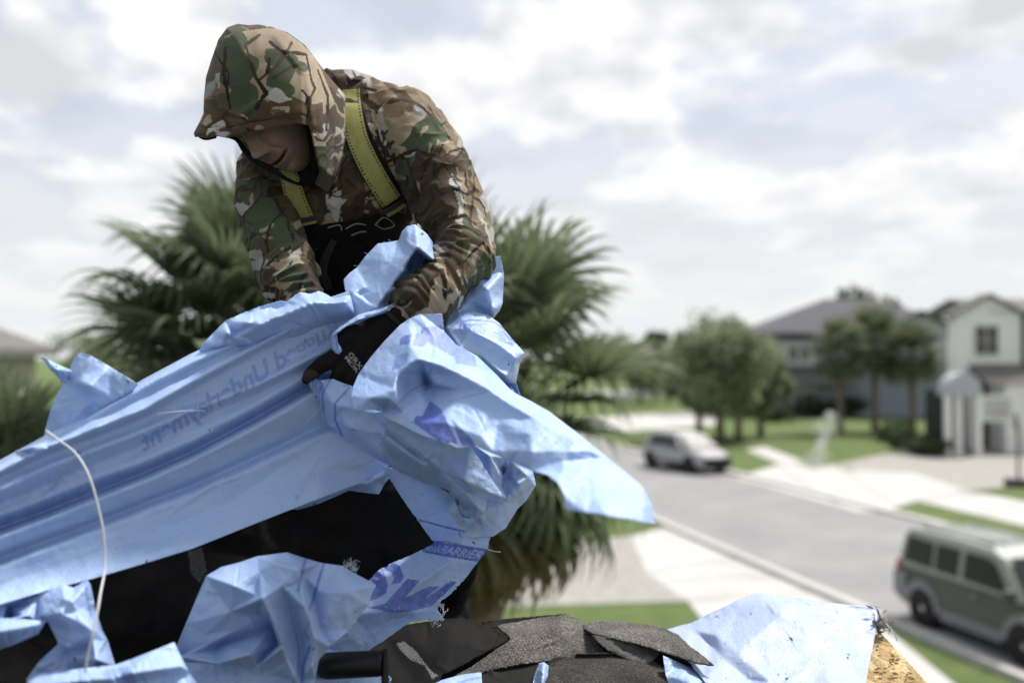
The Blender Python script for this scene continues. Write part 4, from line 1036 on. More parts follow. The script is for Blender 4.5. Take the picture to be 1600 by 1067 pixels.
strap('harness_strap', [(463, 352, 3.8), (479, 348, 4), (494, 345, 3.8)], .018, k=9, dots=False)
strap('harness_strap', [(604, 336, 4), (618, 328, 4.2), (632, 319, 4)], .018, k=9, dots=False)
strap('yellow_tag', [(487, 410, 5), (494, 420, 6), (499, 430, 3.5)], .030, k=9, dots=False, base=(.5, .5, .28))
for pl in ([(512, 356, .8), (530, 352, .8), (534, 360, .8)], [(540, 358, .7), (556, 350, .8), (572, 352, .7)], [(549, 368, .7), (562, 363, .7), (572, 362, .7)], [(586, 352, .6), (600, 340, .7), (616, 352, .6), (600, 358, .6), (588, 352, .6)]):
    strap('loose_thread', pl, .024, k=3, dots=False, base=(.22, .22, .21))
lb = MB(); lb.tube([P(520, 136, 2.10), P(530, 132, 2.12), P(543, 133, 2.15), P(558, 140, 2.17)], .0035, 8); relink(lb.build('harness_loop', M_black, None, True), man)

# --- gloves
M_glove = attr_mat('knitted_glove', .9, 0, 700, .6, .12)
def glove(parts_, text_quads, vox=.0016):
    v, n, f = remesh(*join(parts_), vox, 5)
    v = v + n*((vnoise(v, 60, 5, 2)-.5)*.004)[:, None]
    x, y = proj(v); col = np.tile(np.array([.009, .0085, .009]), (len(v), 1))*(.8+.5*vnoise(v, 90, 2, 2))[:, None]
    nrm = (n*(v-CAM)).sum(1) < 0
    for img, quad in text_quads:
        t = quad_sample(img, quad, x, y)*nrm; col = col*(1-t[:, None]) + np.array([.30, .30, .30])*t[:, None]
    return v, f, col, x, y
gp = [loft([(627, 496, 1.788, 19, 15), (610, 503, 1.782, 23, 18), (590, 520, 1.775, 28, 20), (565, 545, 1.765, 36, 20), (548, 566, 1.757, 33, 18), (538, 582, 1.752, 22, 14)], 26, 40),
      loft([(552, 540, 1.762, 17, 15), (526, 558, 1.742, 14, 13), (504, 570, 1.732, 12.5, 12), (487, 583, 1.737, 11.5, 11), (480, 592, 1.752, 9, 9)], 18, 34),
      loft([(548, 562, 1.755, 15, 13), (533, 580, 1.738, 12.5, 12), (526, 592, 1.745, 11.5, 11), (528, 604, 1.765, 9, 9)], 18, 30),
      loft([(560, 575, 1.757, 15, 13), (550, 594, 1.74, 12.5, 12), (548, 608, 1.752, 11, 11), (552, 618, 1.772, 9, 9)], 18, 30),
      loft([(576, 575, 1.76, 14, 12), (573, 596, 1.748, 11.5, 11), (574, 610, 1.76, 10, 10), (577, 620, 1.778, 8.5, 8.5)], 18, 30),
      loft([(575, 520, 1.768, 15, 14), (545, 522, 1.752, 13, 12), (531, 536, 1.742, 11.5, 11), (534, 548, 1.752, 9, 9)], 18, 30)]
t1 = text_mask('GRX', 48, .02); t2 = text_mask('MOR', 48, .02)
gv, gf, gc, gx, gy = glove(gp, [(t1, [(549, 549), (568, 573), (562, 578), (543, 554)]), (t2, [(542, 555), (561, 579), (557, 583), (538, 559)])])
tip = (np.hypot((gx-484)/13, (gy-587)/10) < 1) & (gy > 574); gc[tip] = (.045, .042, .036)
g1 = relink(mesh_obj('glove', gv, gf, M_glove, None, True, {'tint': gc}), man)
cf = strap('glove_cuff', [(601, 486, 3.2), (613, 496, 3.2), (627, 509, 3.2)], .004, dots=False, base=(.02, .02, .02), k=7, bvh=bvh_of(gv, gf))
gp = [loft([(500, 500, 1.85, 22, 18), (522, 520, 1.84, 30, 20), (540, 545, 1.83, 32, 18), (545, 565, 1.83, 26, 15)], 22, 30)]
for k, (dx, dy) in enumerate(((-22, 40), (-6, 46), (10, 46), (24, 40))):
    gp.append(loft([(540+dx*.5, 555, 1.83, 12, 12), (542+dx*.8, 580, 1.82, 11, 11), (544+dx, 560+dy, 1.835, 10, 10), (545+dx, 566+dy, 1.86, 8, 8)], 14, 22))
gp.append(loft([(512, 515, 1.84, 14, 13), (502, 540, 1.81, 12, 11), (508, 560, 1.80, 10, 10)], 14, 20))
gv, gf, gc, gx, gy = glove(gp, [], .0022); relink(mesh_obj('glove', gv, gf, M_glove, None, True, {'tint': gc}), man)
# ------------------------------------------------------------------ creased sheets
def facet(x, y, sc, seed, rot):
    c, s = math.cos(rot), math.sin(rot); u = (x*c+y*s)/sc; v = (-x*s+y*c)/sc
    i = np.floor(u).astype(np.int64); j = np.floor(v).astype(np.int64); fx = u-i; fy = v-j
    z = np.zeros_like(i); H = lambda a, b: _h(i+a, j+b, z, seed)
    lo = fx+fy < 1
    return np.where(lo, H(0, 0)*(1-fx-fy)+H(1, 0)*fx+H(0, 1)*fy, H(1, 1)*(fx+fy-1)+H(0, 1)*(1-fx)+H(1, 0)*(1-fy)) - .5
def crumple(x, y, sc, seed, ang=0.0, st=1.0):
    """sharp creased relief; st stretches the facets along ang"""
    c, s = math.cos(ang), math.sin(ang); a = (x*c+y*s)/st; b = -x*s+y*c
    wx = a + sc*.55*facet(a, b, sc*1.7, seed+5, .5); wy = b + sc*.55*facet(a, b, sc*1.5, seed+6, 1.9)
    return facet(wx, wy, sc, seed, .3) + .42*facet(wx+9, wy, sc*.47, seed+1, 1.2) + .15*facet(wx, wy+5, sc*.22, seed+2, 2.2) + .05*facet(wx+3, wy, sc*.11, seed+3, .9)
def tin_depth(lines, x, y):
    vs = []; ed = []; key = {}
    for closed, ln in lines:
        ids = []
        for p in ln:
            k = (round(p[0], 1), round(p[1], 1))
            if k not in key: key[k] = len(vs); vs.append(p)
            ids.append(key[k])
        ed += [(a, b) for a, b in zip(ids, ids[1:]) if a != b]
        if closed: ed.append((ids[-1], ids[0]))
    co, e, f, ov, oe, of = delaunay_2d_cdt([Vector((p[0], p[1])) for p in vs], ed, [], 0, 1e-3)
    src = np.array([(p[0], p[1], p[2]) for p in vs]); dep = []
    for c, o in zip(co, ov):
        if o: dep.append(src[o[0], 2])
        else:
            w = 1/((src[:, 0]-c[0])**2+(src[:, 1]-c[1])**2+1e-6); w = w**1.5; dep.append((w*src[:, 2]).sum()/w.sum())
    out = np.full(x.shape, np.nan)
    for t in f:
        for k in range(1, len(t)-1):
            a, b, c = t[0], t[k], t[k+1]; A, B, Cc = co[a], co[b], co[c]
            den = (B[0]-A[0])*(Cc[1]-A[1])-(Cc[0]-A[0])*(B[1]-A[1])
            if abs(den) < 1e-6: continue
            bb = (x >= min(A[0], B[0], Cc[0])-1) & (x <= max(A[0], B[0], Cc[0])+1) & (y >= min(A[1], B[1], Cc[1])-1) & (y <= max(A[1], B[1], Cc[1])+1)
            xx, yy = x[bb], y[bb]
            l1 = ((B[0]-xx)*(Cc[1]-yy)-(Cc[0]-xx)*(B[1]-yy))/den; l2 = ((Cc[0]-xx)*(A[1]-yy)-(A[0]-xx)*(Cc[1]-yy))/den; l3 = 1-l1-l2
            m = (l1 > -.02) & (l2 > -.02) & (l3 > -.02); val = l1*dep[a]+l2*dep[b]+l3*dep[c]
            q = out[bb]; q[m] = val[m]; out[bb] = q
    bad = np.isnan(out)
    if bad.any():
        bx, by = x[bad], y[bad]; v = np.zeros(bx.shape); w = np.zeros(bx.shape)
        for p in vs:
            k = 1/((bx-p[0])**2+(by-p[1])**2+1)**1.5; v += k*p[2]; w += k
        out[bad] = v/w
    return out
def blur(Z_, used, r, it=2):
    """soften inside the used cells only"""
    W = used.astype(float); Z0 = np.where(used, Z_, 0.0)
    for _ in range(it):
        for ax in (0, 1):
            num = np.zeros_like(Z0); den = np.zeros_like(Z0)
            for s in range(-r, r+1):
                k = 1.0 - abs(s)/(r+1); a = np.roll(Z0*W, s, ax); b = np.roll(W, s, ax); num += a*k; den += b*k
            Z0 = np.where(used, num/np.maximum(den, 1e-9), 0)
    return Z0
def ink_of(x, y, inks):
    k = np.zeros(x.shape)
    for it in inks:
        kind = it[0]
        if kind == 'text':
            _, s, quad, st, bold, shear = it; k = np.maximum(k, st*quad_sample(text_mask(s, 110, bold, shear), quad, x, y))
        elif kind == 'knock':      # light letters
            _, s, quad, bold, shear = it; k = k*(1-.85*quad_sample(text_mask(s, 110, bold, shear), quad, x, y))
        elif kind == 'line':
            _, pts, w, st = it; d, s_ = seg_dist(x, y, pts); k = np.maximum(k, st*np.clip((w-d)/.9+.5, 0, 1))
        elif kind == 'poly':
            _, pts, st = it; k = np.where(in_poly(x, y, pts), np.maximum(k, st), k)
    return k
def sheet_mat(name, base, inkc, transl=.22, rough=.36, weave=.35):
    m = bpy.data.materials.new(name); m.use_nodes = True; nt = m.node_tree; N_, L_ = nt.nodes, nt.links; b = N_['Principled BSDF']
    at = lambda n: (lambda a: (setattr(a, 'attribute_name', n), a)[1])(N_.new('ShaderNodeAttribute'))
    uv = at('suv'); ink = at('ink'); dirt = at('dirt')
    def mix(f, a, c):
        x = N_.new('ShaderNodeMix'); x.data_type = 'RGBA'
        if isinstance(f, float): x.inputs[0].default_value = f
        else: L_.new(f, x.inputs[0])
        for i, v in ((6, a), (7, c)):
            if isinstance(v, tuple): x.inputs[i].default_value = (*v, 1)
            else: L_.new(v, x.inputs[i])
        return x.outputs[2]
    def noise(sc, det=4, vec=None):
        n = N_.new('ShaderNodeTexNoise'); n.inputs['Scale'].default_value = sc; n.inputs['Detail'].default_value = det; L_.new(vec or uv.outputs['Vector'], n.inputs['Vector']); return n.outputs['Fac']
    def rng_(v, a, b_, c=0.0, d=1.0):
        r = N_.new('ShaderNodeMapRange'); r.inputs[1].default_value = a; r.inputs[2].default_value = b_; r.inputs[3].default_value = c; r.inputs[4].default_value = d; L_.new(v, r.inputs[0]); return r.outputs[0]
    def scaled(sx, sy):
        mp = N_.new('ShaderNodeMapping'); mp.inputs['Scale'].default_value = (sx, sy, 1); mp.inputs['Rotation'].default_value = (0, 0, .42); L_.new(uv.outputs['Vector'], mp.inputs[0]); return mp.outputs[0]
    pale = tuple(min(1, .7*c+.27) for c in base)
    c = mix(rng_(noise(.02), .3, .75, 0, .45), base, pale)
    c = mix(rng_(noise(1.0, 3, scaled(.05, 1.2)), .5, .8, 0, .35), c, pale)           # weave streaks
    c = mix(rng_(noise(1.0, 3, scaled(1.1, .06)), .55, .8, 0, .22), c, pale)
    c = mix(ink.outputs['Fac'], c, inkc)
    d1 = rng_(noise(.16, 6), .62, .80); mm = N_.new('ShaderNodeMath'); mm.operation = 'MULTIPLY'; L_.new(d1, mm.inputs[0]); L_.new(dirt.outputs['Fac'], mm.inputs[1])
    c = mix(mm.outputs[0], c, (.16, .17, .17))
    m2 = N_.new('ShaderNodeMath'); m2.operation = 'MULTIPLY'; L_.new(rng_(noise(.55, 5), .66, .70), m2.inputs[0]); L_.new(rng_(dirt.outputs['Fac'], .05, .6), m2.inputs[1])
    c = mix(m2.outputs[0], c, (.03, .03, .03))
    c = mix(rng_(dirt.outputs['Fac'], 1.5, 4.0), c, (.035, .035, .035))
    L_.new(c, b.inputs['Base Color']); b.inputs['Roughness'].default_value = rough; b.inputs['Specular IOR Level'].default_value = .45
    L_.new(rng_(noise(.05, 4), .3, .7, rough-.08, rough+.2), b.inputs['Roughness'])
    ad = N_.new('ShaderNodeMath'); ad.operation = 'ADD'; L_.new(noise(1.0, 2, scaled(.12, 1.6)), ad.inputs[0]); L_.new(noise(1.0, 2, scaled(1.6, .12)), ad.inputs[1])
    bp = N_.new('ShaderNodeBump'); bp.inputs['Strength'].default_value = weave; bp.inputs['Distance'].default_value = .0015
    L_.new(ad.outputs[0], bp.inputs['Height']); L_.new(bp.outputs[0], b.inputs['Normal'])
    n5 = noise(.05, 2); ab = N_.new('ShaderNodeMath'); ab.operation = 'PINGPONG'; ab.inputs[1].default_value = .11; L_.new(n5, ab.inputs[0])
    bp2 = N_.new('ShaderNodeBump'); bp2.inputs['Strength'].default_value = .16; bp2.inputs['Distance'].default_value = .02; L_.new(ab.outputs[0], bp2.inputs['Height']); L_.new(bp.outputs[0], bp2.inputs['Normal']); L_.new(bp2.outputs[0], b.inputs['Normal'])
    t = N_.new('ShaderNodeBsdfTranslucent'); L_.new(c, t.inputs['Color']); ms = N_.new('ShaderNodeMixShader'); ms.inputs[0].default_value = transl
    L_.new(b.outputs[0], ms.inputs[1]); L_.new(t.outputs[0], ms.inputs[2]); L_.new(ms.outputs[0], N_['Material Output'].inputs[0])
    return m
M_blue = sheet_mat('blue_underlayment', (.42, .59, .93), (.08, .13, .56))
def make_sheet(name, out, lines=(), m=None, parent=None, step=2.0, soft=2, crum=(48, .010), ang=0.0, st=1.0, inks=(), dirt=.5, specks=7, torn=0.0, seed=1, thick=.0008, micro=.0016, gain=1.9, creases=28, tilt=None):
    outl = [p for p in out]; poly = jag(outl, torn, seed, 4) if torn else [p[:2] for p in out]
    X_, Y_, used, f = grid_in(poly, step)
    x, y = X_[used], Y_[used]
    d = tin_depth([(True, outl)] + [(False, l) for l in lines], x, y)
    Z_ = np.zeros(X_.shape); Z_[used] = d; Z_ = blur(Z_, used, soft, 1); d = Z_[used]
    if gain != 1: bs = blur(Z_, used, int(26/step), 1)[used]; d = bs + gain*(d-bs)
    c = np.zeros(x.shape)
    if crum: c = crumple(x, y, crum[0], seed*13, ang, st)*crum[1]*1.5
    c = c + (vnoise(np.stack([x, y], 1), 1/26, seed, 2)-.5)*micro*3
    if tilt: d = d - tilt[1]*np.clip(y-tilt[0], 0, tilt[2])
    if crum:
        rk = np.random.default_rng(seed*7+1); x0_, x1_, y0_, y1_ = x.min(), x.max(), y.min(), y.max()
        for k in range(int(creases)):
            cx, cy = rk.uniform(x0_, x1_), rk.uniform(y0_, y1_); a = (ang + rk.normal()*.25) if st > 1.5 else rk.uniform(0, math.pi); L = rk.uniform(18, 75)*max(1, st*.7)
            b1 = a + rk.normal()*.3; mid = (cx+L*.5*math.cos(a), cy+L*.5*math.sin(a)); e2 = (mid[0]+L*.5*math.cos(b1), mid[1]+L*.5*math.sin(b1))
            dd, ss = seg_dist(x, y, [(cx, cy), mid, e2]); w = rk.uniform(2.5, 7); tp = np.sin(np.pi*np.clip(ss/L, 0, 1))
            d = d + rk.choice((-1, 1))*rk.uniform(.0012, .0038)*np.maximum(0, 1-dd/w)*tp
    d = d + c
    V = P(x, y, d)
    dirt_a = np.full(x.shape, float(dirt)); rs_ = np.random.default_rng(seed+100)
    for k in range(specks):
        i = rs_.integers(0, len(x)); r = rs_.uniform(.5, 1.0)*(2.6 if rs_.random() < .3 else 1.2); a = rs_.uniform(0, 3.14); u = (x-x[i])*math.cos(a)+(y-y[i])*math.sin(a); v = -(x-x[i])*math.sin(a)+(y-y[i])*math.cos(a)
        dd = np.hypot(u/rs_.uniform(1, 2.2), v) + 2.2*r*(vnoise(np.stack([x, y], 1), .5, k)-.35); dirt_a = np.maximum(dirt_a, rs_.uniform(2.2, 5)*(dd < r))
    ink = ink_of(x, y, inks) if inks else np.zeros(x.shape)
    if inks: ink = ink*(.86+.28*(vnoise(np.stack([x, y], 1), 1/5, 3, 2)-.5)) * (vnoise(np.stack([x, y], 1), 1/3.0, 8, 2) > .16)
    o = mesh_obj(name, V, f, m or M_blue, None, True, {'ink': ink, 'dirt': dirt_a, 'suv': np.stack([x, y, 0*x], 1)})
    if thick: so_ = o.modifiers.new('t', 'SOLIDIFY'); so_.thickness = thick; so_.offset = 0
    if parent: relink(o, parent)
    return o, V, f
def fringe(pts, n, L, m_, parent, seed, rad=.00035):
    """frayed threads at a torn edge; pts (px,py,d) polyline"""
    rs_ = np.random.default_rng(seed); S = catmull(pts, n); mb = MB()
    n = max(3, int(n*.9)); S = catmull(pts, n)
    for i in range(n):
        p = P(S[i, 0], S[i, 1], S[i, 2]); a = rs_.uniform(0, 6.28); dr = np.array([math.cos(a), rs_.normal()*.5, math.sin(a)])*L*rs_.uniform(.4, 1.2); k = rs_.normal(size=3)*L*.35
        mb.tube([p, p+dr*.5+k, p+dr], rad, 4)
    o = mb.build('frayed_threads', m_, None, True)
    return relink(o, parent) if parent else o
M_grey_blue = sheet_mat('grey_blue_underlayment', (.42, .52, .76), (.10, .16, .58))  # greyer, less saturated base than the blue underlayment
M_thread = mat('white_thread', (.62, .68, .78), .6, .3)

# ---- the big sheet in the man's hands
bundle = empty('roofing_sheet', 'long crumpled light blue printed roofing sheet gathered in the man\'s gloved hands', 'plastic sheet', None, tuple(P(600, 700, 1.75)))
cols = (-130, 0, 75, 150, 225, 300, 400, 500)
def dA(x): return 1.40 + .37*(x+130)/630
def row(ys, off, x_end=None):
    r = [(c, y, dA(c)+off*1.6) for c, y in zip(cols, ys)]
    if x_end: r.append((x_end[0], x_end[1], dA(x_end[0])+off))
    return r
R_ = [row((766, 719, 678, 637, 592, 552, 507, 470), .045),
      row((772, 724, 684, 645, 602, 564, 520, 476), .004),
      row((778, 730, 691, 655, 618, 582, 533, 481), .012),
      row((781, 733, 696, 668, 640, 597, 541, 485), -.012, (540, 466)),
      row((792, 744, 706, 680, 650, 607, 552, 498), .006, (540, 480)),
      row((800, 754, 722, 694, 664, 632, 590, 540), .004),
      row((808, 765, 728, 700, 673, 641, 602, 553), -.008),
      row((830, 788, 756, 724, 694, 662, 617, 565), .010),
      row((850, 806, 778, 748, 722, 689, 636, 578), .004),
      row((868, 826, 799, 770, 741, 708, 655, 597), .036),
      row((880, 838, 809, 779, 750, 717, 665, 606), -.008),
      row((902, 862, 834, 806, 776, 746, 698, 640), .006),
      row((914, 874, 846, 818, 788, 760, 716, 668), .017, (570, 640)),
      row((924, 884, 856, 828, 798, 770, 727, 680), -.006, (575, 655)),
      row((955, 915, 890, 866, 838, 810, 770, 735), -.012, (590, 705)),
      row((990, 944, 922, 902, 880, 857, 817, 778), -.036, (596, 742))]
outA = R_[0] + [(545, 455, dA(545)), (560, 520, dA(560)), (560, 600, dA(560)), (618, 680, dA(600)), (612, 722, dA(600)), (596, 742, dA(596)+.002)] + R_[-1][:-1][::-1]
und = text_mask('Underlayment', 110, .015, 0.0)
make_sheet('stretched_sheet', outA, R_[1:-1], parent=bundle, step=1.8, soft=3, crum=(60, .0085), ang=-.44, st=3.2, seed=3, dirt=.4, specks=34, gain=1.1, creases=40,
           inks=[('text', 'Rugged Underlayment', [(524, 492), (216, 678), (227, 716), (534, 530)], .46, .03, 0), ('text', 'KVB', [(395, 522), (455, 492), (463, 512), (403, 542)], .14, .02, 0)] +
                [('line', [(xx, 735+(150-xx)*.45), (xx+10, 775+(150-xx)*.45)], 5, .10) for xx in (10, 42, 66, 95, 120)] +
                [('line', [(60, 772), (150, 738), (300, 680)], 1, .12), ('text', 'ttfiwS', [(-20, 760), (140, 700), (152, 745), (-8, 808)], .16, .05, 0)])
# flap above the stretched part
make_sheet('upper_flap', [(311, 550, 1.70), (318, 537, 1.695), (335, 520, 1.70), (352, 502, 1.705), (380, 490, 1.715), (405, 480, 1.72), (440, 470, 1.735), (447, 473, 1.735), (468, 457, 1.745), (486, 460, 1.75), (498, 455, 1.76), (509, 460, 1.77), (522, 467, 1.78), (548, 462, 1.79), (560, 500, 1.80), (500, 520, 1.79), (400, 560, 1.75)],
           [[(352, 502, 1.705), (358, 520, 1.67), (350, 538, 1.69)], [(380, 490, 1.715), (383, 504, 1.675), (365, 522, 1.70), (350, 538, 1.69)], [(311, 550, 1.70), (350, 538, 1.675), (405, 508, 1.68), (440, 492, 1.695), (486, 474, 1.715), (540, 470, 1.75)], [(413, 496, 1.70), (440, 482, 1.73), (500, 472, 1.725)], [(498, 455, 1.76), (505, 472, 1.73)]],
           parent=bundle, step=2, crum=(30, .007), seed=8, dirt=.1)
# flap sticking up at the far left
make_sheet('left_flap', [(68, 692, 1.60), (72, 668, 1.60), (80, 640, 1.59), (92, 612, 1.59), (105, 592, 1.585), (112, 570, 1.59), (118, 557, 1.59), (128, 552, 1.595), (140, 555, 1.59), (170, 572, 1.59), (216, 600, 1.61), (190, 640, 1.63), (120, 690, 1.60)],
           [[(105, 592, 1.585), (140, 603, 1.56), (180, 625, 1.60)], [(92, 612, 1.59), (130, 625, 1.585), (160, 640, 1.60)], [(118, 557, 1.59), (128, 590, 1.575)]], parent=bundle, step=2, crum=(36, .006), seed=9, dirt=.1)
make_sheet('torn_tip', [(63, 557, 1.55), (72, 560, 1.55), (92, 570, 1.56), (112, 580, 1.575), (108, 592, 1.58), (100, 601, 1.575), (92, 590, 1.57), (76, 574, 1.555)], [[(63, 557, 1.55), (88, 577, 1.545), (108, 592, 1.575)]], parent=bundle, step=1.6, crum=(12, .003), seed=10, torn=.7)
make_sheet('torn_tip', [(24, 704, 1.47), (45, 700, 1.475), (72, 690, 1.49), (74, 700, 1.48), (45, 714, 1.475), (27, 714, 1.47)], [], parent=bundle, step=1.6, crum=(12, .003), seed=11, torn=.5)
# puff between the arms
make_sheet('upper_puff', [(537, 437, 1.84), (546, 427, 1.85), (558, 418, 1.86), (570, 402, 1.87), (590, 381, 1.885), (606, 379, 1.885), (623, 376, 1.88), (628, 362, 1.885), (636, 354, 1.885), (648, 351, 1.885), (660, 360, 1.88), (667, 366, 1.88), (676, 378, 1.88), (682, 392, 1.885), (694, 402, 1.90), (690, 430, 1.90), (660, 470, 1.87), (620, 500, 1.83), (560, 530, 1.81), (515, 545, 1.80), (520, 530, 1.79), (528, 505, 1.79), (545, 470, 1.80), (539, 452, 1.82)],
           [[(537, 437, 1.84), (551, 458, 1.805), (588, 480, 1.775)], [(570, 402, 1.87), (605, 410, 1.835), (640, 398, 1.825), (652, 386, 1.81)], [(623, 376, 1.88), (640, 382, 1.835), (652, 386, 1.81), (648, 351, 1.885)], [(652, 386, 1.81), (628, 425, 1.80), (608, 452, 1.79), (588, 480, 1.775)], [(575, 448, 1.815), (562, 462, 1.81)], [(575, 448, 1.815), (588, 480, 1.775)],
            [(652, 386, 1.81), (664, 396, 1.825), (676, 378, 1.88)], [(640, 406, 1.90), (658, 408, 1.91), (660, 424, 1.90), (642, 420, 1.89)], [(628, 432, 1.855), (662, 428, 1.845), (640, 445, 1.825), (600, 470, 1.80)], [(588, 480, 1.775), (552, 500, 1.79), (528, 512, 1.78)], [(664, 396, 1.825), (680, 410, 1.85), (662, 428, 1.845)]],
           parent=bundle, step=1.8, soft=1, crum=(34, .006), seed=12, dirt=.08)
fringe([(540, 434, 1.845), (570, 402, 1.865), (590, 381, 1.885), (610, 378, 1.885)], 7, .006, M_thread, bundle, 3)
# loop of sheet round the glove
make_sheet('glove_loop', [(607, 478, 1.765), (640, 462, 1.80), (622, 484, 1.78), (604, 488, 1.760), (582, 495, 1.745), (560, 500, 1.735), (540, 510, 1.728), (526, 522, 1.722), (528, 536, 1.722), (533, 543, 1.722), (534, 549, 1.722), (529, 554, 1.725), (520, 549, 1.728), (516, 535, 1.728), (517, 524, 1.73), (530, 512, 1.74), (560, 492, 1.755)],
           [[(604, 482, 1.755), (560, 496, 1.738), (522, 522, 1.718), (522, 545, 1.722)]], parent=bundle, step=1.5, soft=1, crum=(14, .002), seed=13, inks=[('line', [(524, 521), (560, 502), (604, 486)], 1.5, .8), ('line', [(524, 521), (527, 545)], 1.5, .8)])
# sheet passing behind the forearm
make_sheet('back_panel', [(660, 520, 1.90), (700, 470, 1.90), (740, 430, 1.91), (768, 402, 1.93), (782, 400, 1.935), (787, 425, 1.93), (786, 455, 1.93), (785, 474, 1.925), (780, 486, 1.92), (770, 498, 1.91), (745, 520, 1.88), (700, 540, 1.85)],
           [[(740, 430, 1.91), (762, 452, 1.865), (786, 445, 1.93)], [(762, 452, 1.865), (735, 470, 1.885), (700, 500, 1.85)], [(735, 465, 1.885), (772, 484, 1.87)], [(762, 452, 1.865), (772, 484, 1.87)]], parent=bundle, step=1.8, crum=(26, .008), seed=14, dirt=.06)
make_sheet('printed_panel', [(688, 520, 1.83), (697, 500, 1.83), (715, 489, 1.84), (738, 486, 1.845), (762, 492, 1.85), (780, 505, 1.85), (800, 530, 1.85), (819, 551, 1.85), (812, 568, 1.845), (806, 598, 1.84), (818, 630, 1.84), (828, 650, 1.84), (824, 690, 1.82), (760, 680, 1.80), (720, 600, 1.80)],
           [[(697, 512, 1.81), (735, 516, 1.775), (775, 536, 1.785), (806, 552, 1.80), (819, 551, 1.85)], [(775, 536, 1.785), (806, 560, 1.79), (806, 598, 1.83)], [(735, 516, 1.775), (752, 556, 1.775), (790, 588, 1.78), (806, 598, 1.83)], [(752, 572, 1.80), (776, 592, 1.86), (802, 602, 1.85)], [(790, 620, 1.80), (812, 640, 1.82)], [(720, 545, 1.76), (752, 556, 1.775)]],
           parent=bundle, step=1.4, soft=1, crum=(38, .005), seed=15, dirt=.2, specks=6,
           inks=[('poly', [(724, 507), (760, 506), (786, 518), (806, 536), (800, 541), (770, 527), (724, 514)], .8), ('knock', 'BARRIER', [(722, 507), (780, 507), (806, 538), (760, 526)], .05, 0), ('line', [(718, 514), (722, 503), (738, 500), (772, 503), (792, 518), (808, 536)], 1.3, .8), ('line', [(694, 522), (712, 506), (720, 500)], 1.2, .6)])
# lower folds behind on the right
make_sheet('lower_right_fold', [(740, 690, 1.80), (780, 680, 1.81), (812, 700, 1.82), (826, 712, 1.82), (832, 735, 1.825), (837, 758, 1.83), (822, 782, 1.82), (808, 795, 1.81), (790, 825, 1.80), (770, 838, 1.79), (735, 840, 1.78), (700, 800, 1.76), (720, 740, 1.76)],
           [[(780, 680, 1.81), (800, 722, 1.775), (810, 760, 1.785), (837, 758, 1.83)], [(800, 722, 1.775), (788, 745, 1.80), (780, 790, 1.775), (822, 782, 1.82)], [(800, 740, 1.79), (826, 745, 1.80)], [(780, 790, 1.775), (770, 838, 1.79)], [(745, 800, 1.76), (780, 790, 1.775)]],
           parent=bundle, step=1.8, soft=1, crum=(22, .007), seed=16, dirt=.1, inks=[('line', [(800, 778), (822, 766), (832, 758)], 1.5, .3)])
make_sheet('hanging_strip', [(596, 728, 1.80), (650, 740, 1.79), (700, 770, 1.77), (745, 800, 1.78), (770, 828, 1.79), (764, 845, 1.79), (762, 858, 1.79), (748, 876, 1.79), (726, 904, 1.795), (706, 926, 1.80), (688, 940, 1.80), (683, 953, 1.80), (690, 962, 1.80), (684, 970, 1.80), (662, 968, 1.795), (640, 972, 1.79), (615, 990, 1.79), (588, 1008, 1.785), (566, 1022, 1.78), (500, 1040, 1.76), (470, 1010, 1.74), (540, 950, 1.77), (574, 908, 1.80), (590, 892, 1.81), (612, 880, 1.82), (640, 868, 1.83), (662, 858, 1.84), (679, 848, 1.85), (668, 834, 1.85), (655, 815, 1.84), (640, 795, 1.83), (620, 765, 1.815)],
           [[(650, 740, 1.79), (690, 800, 1.82), (730, 835, 1.79), (764, 845, 1.79)], [(655, 818, 1.84), (700, 826, 1.825), (764, 838, 1.79)], [(679, 848, 1.85), (700, 880, 1.79), (726, 904, 1.795)], [(590, 892, 1.81), (640, 920, 1.775), (688, 940, 1.80)], [(560, 960, 1.77), (600, 955, 1.765), (640, 955, 1.775), (684, 955, 1.80)], [(574, 985, 1.785), (620, 965, 1.79), (662, 968, 1.795)]],
           parent=bundle, step=1.3, soft=2, crum=(46, .007), seed=17, dirt=.75, specks=26, torn=.6,
           inks=[('line', [(655, 812), (700, 824), (764, 838)], 1.7, .85), ('line', [(662, 845), (700, 846), (762, 862)], 1.2, .7), ('poly', [(660, 858), (664, 848), (672, 844), (766, 858), (752, 878), (690, 868), (660, 862)], 1.0), ('knock', 'leakBARRIER', [(668, 848), (757, 861), (749, 874), (664, 860)], .018, .2),
                 ('poly', [(577, 900), (591, 891), (598, 890), (602, 900), (606, 914), (604, 926), (588, 936), (574, 939), (579, 924), (588, 915), (582, 909)], .95), ('poly', [(600, 887), (616, 879), (625, 885), (631, 900), (627, 909), (618, 912), (611, 913), (616, 904), (612, 894), (605, 891)], .95), ('poly', [(576, 949), (602, 943), (636, 904), (656, 907), (633, 933), (669, 916), (687, 915), (663, 936), (704, 907), (714, 909), (675, 946), (647, 954), (622, 956), (602, 955)], .95), ('line', [(558, 985), (575, 1010)], 1, .2), ('line', [(560, 1000), (640, 965), (700, 905)], .9, .12)])
fringe([(684, 940, 1.795), (693, 952, 1.795), (688, 964, 1.795), (680, 972, 1.795)], 34, .010, M_thread, bundle, 4)
fringe([(540, 880, 1.58), (552, 890, 1.58)], 3, .01, M_thread, bundle, 5)
o = MB(); o.tube([P(762, 858, 1.79), P(772, 861, 1.785), P(782, 862, 1.78)], .0008, 5); relink(o.build('frayed_threads', M_thread, None, True), bundle)
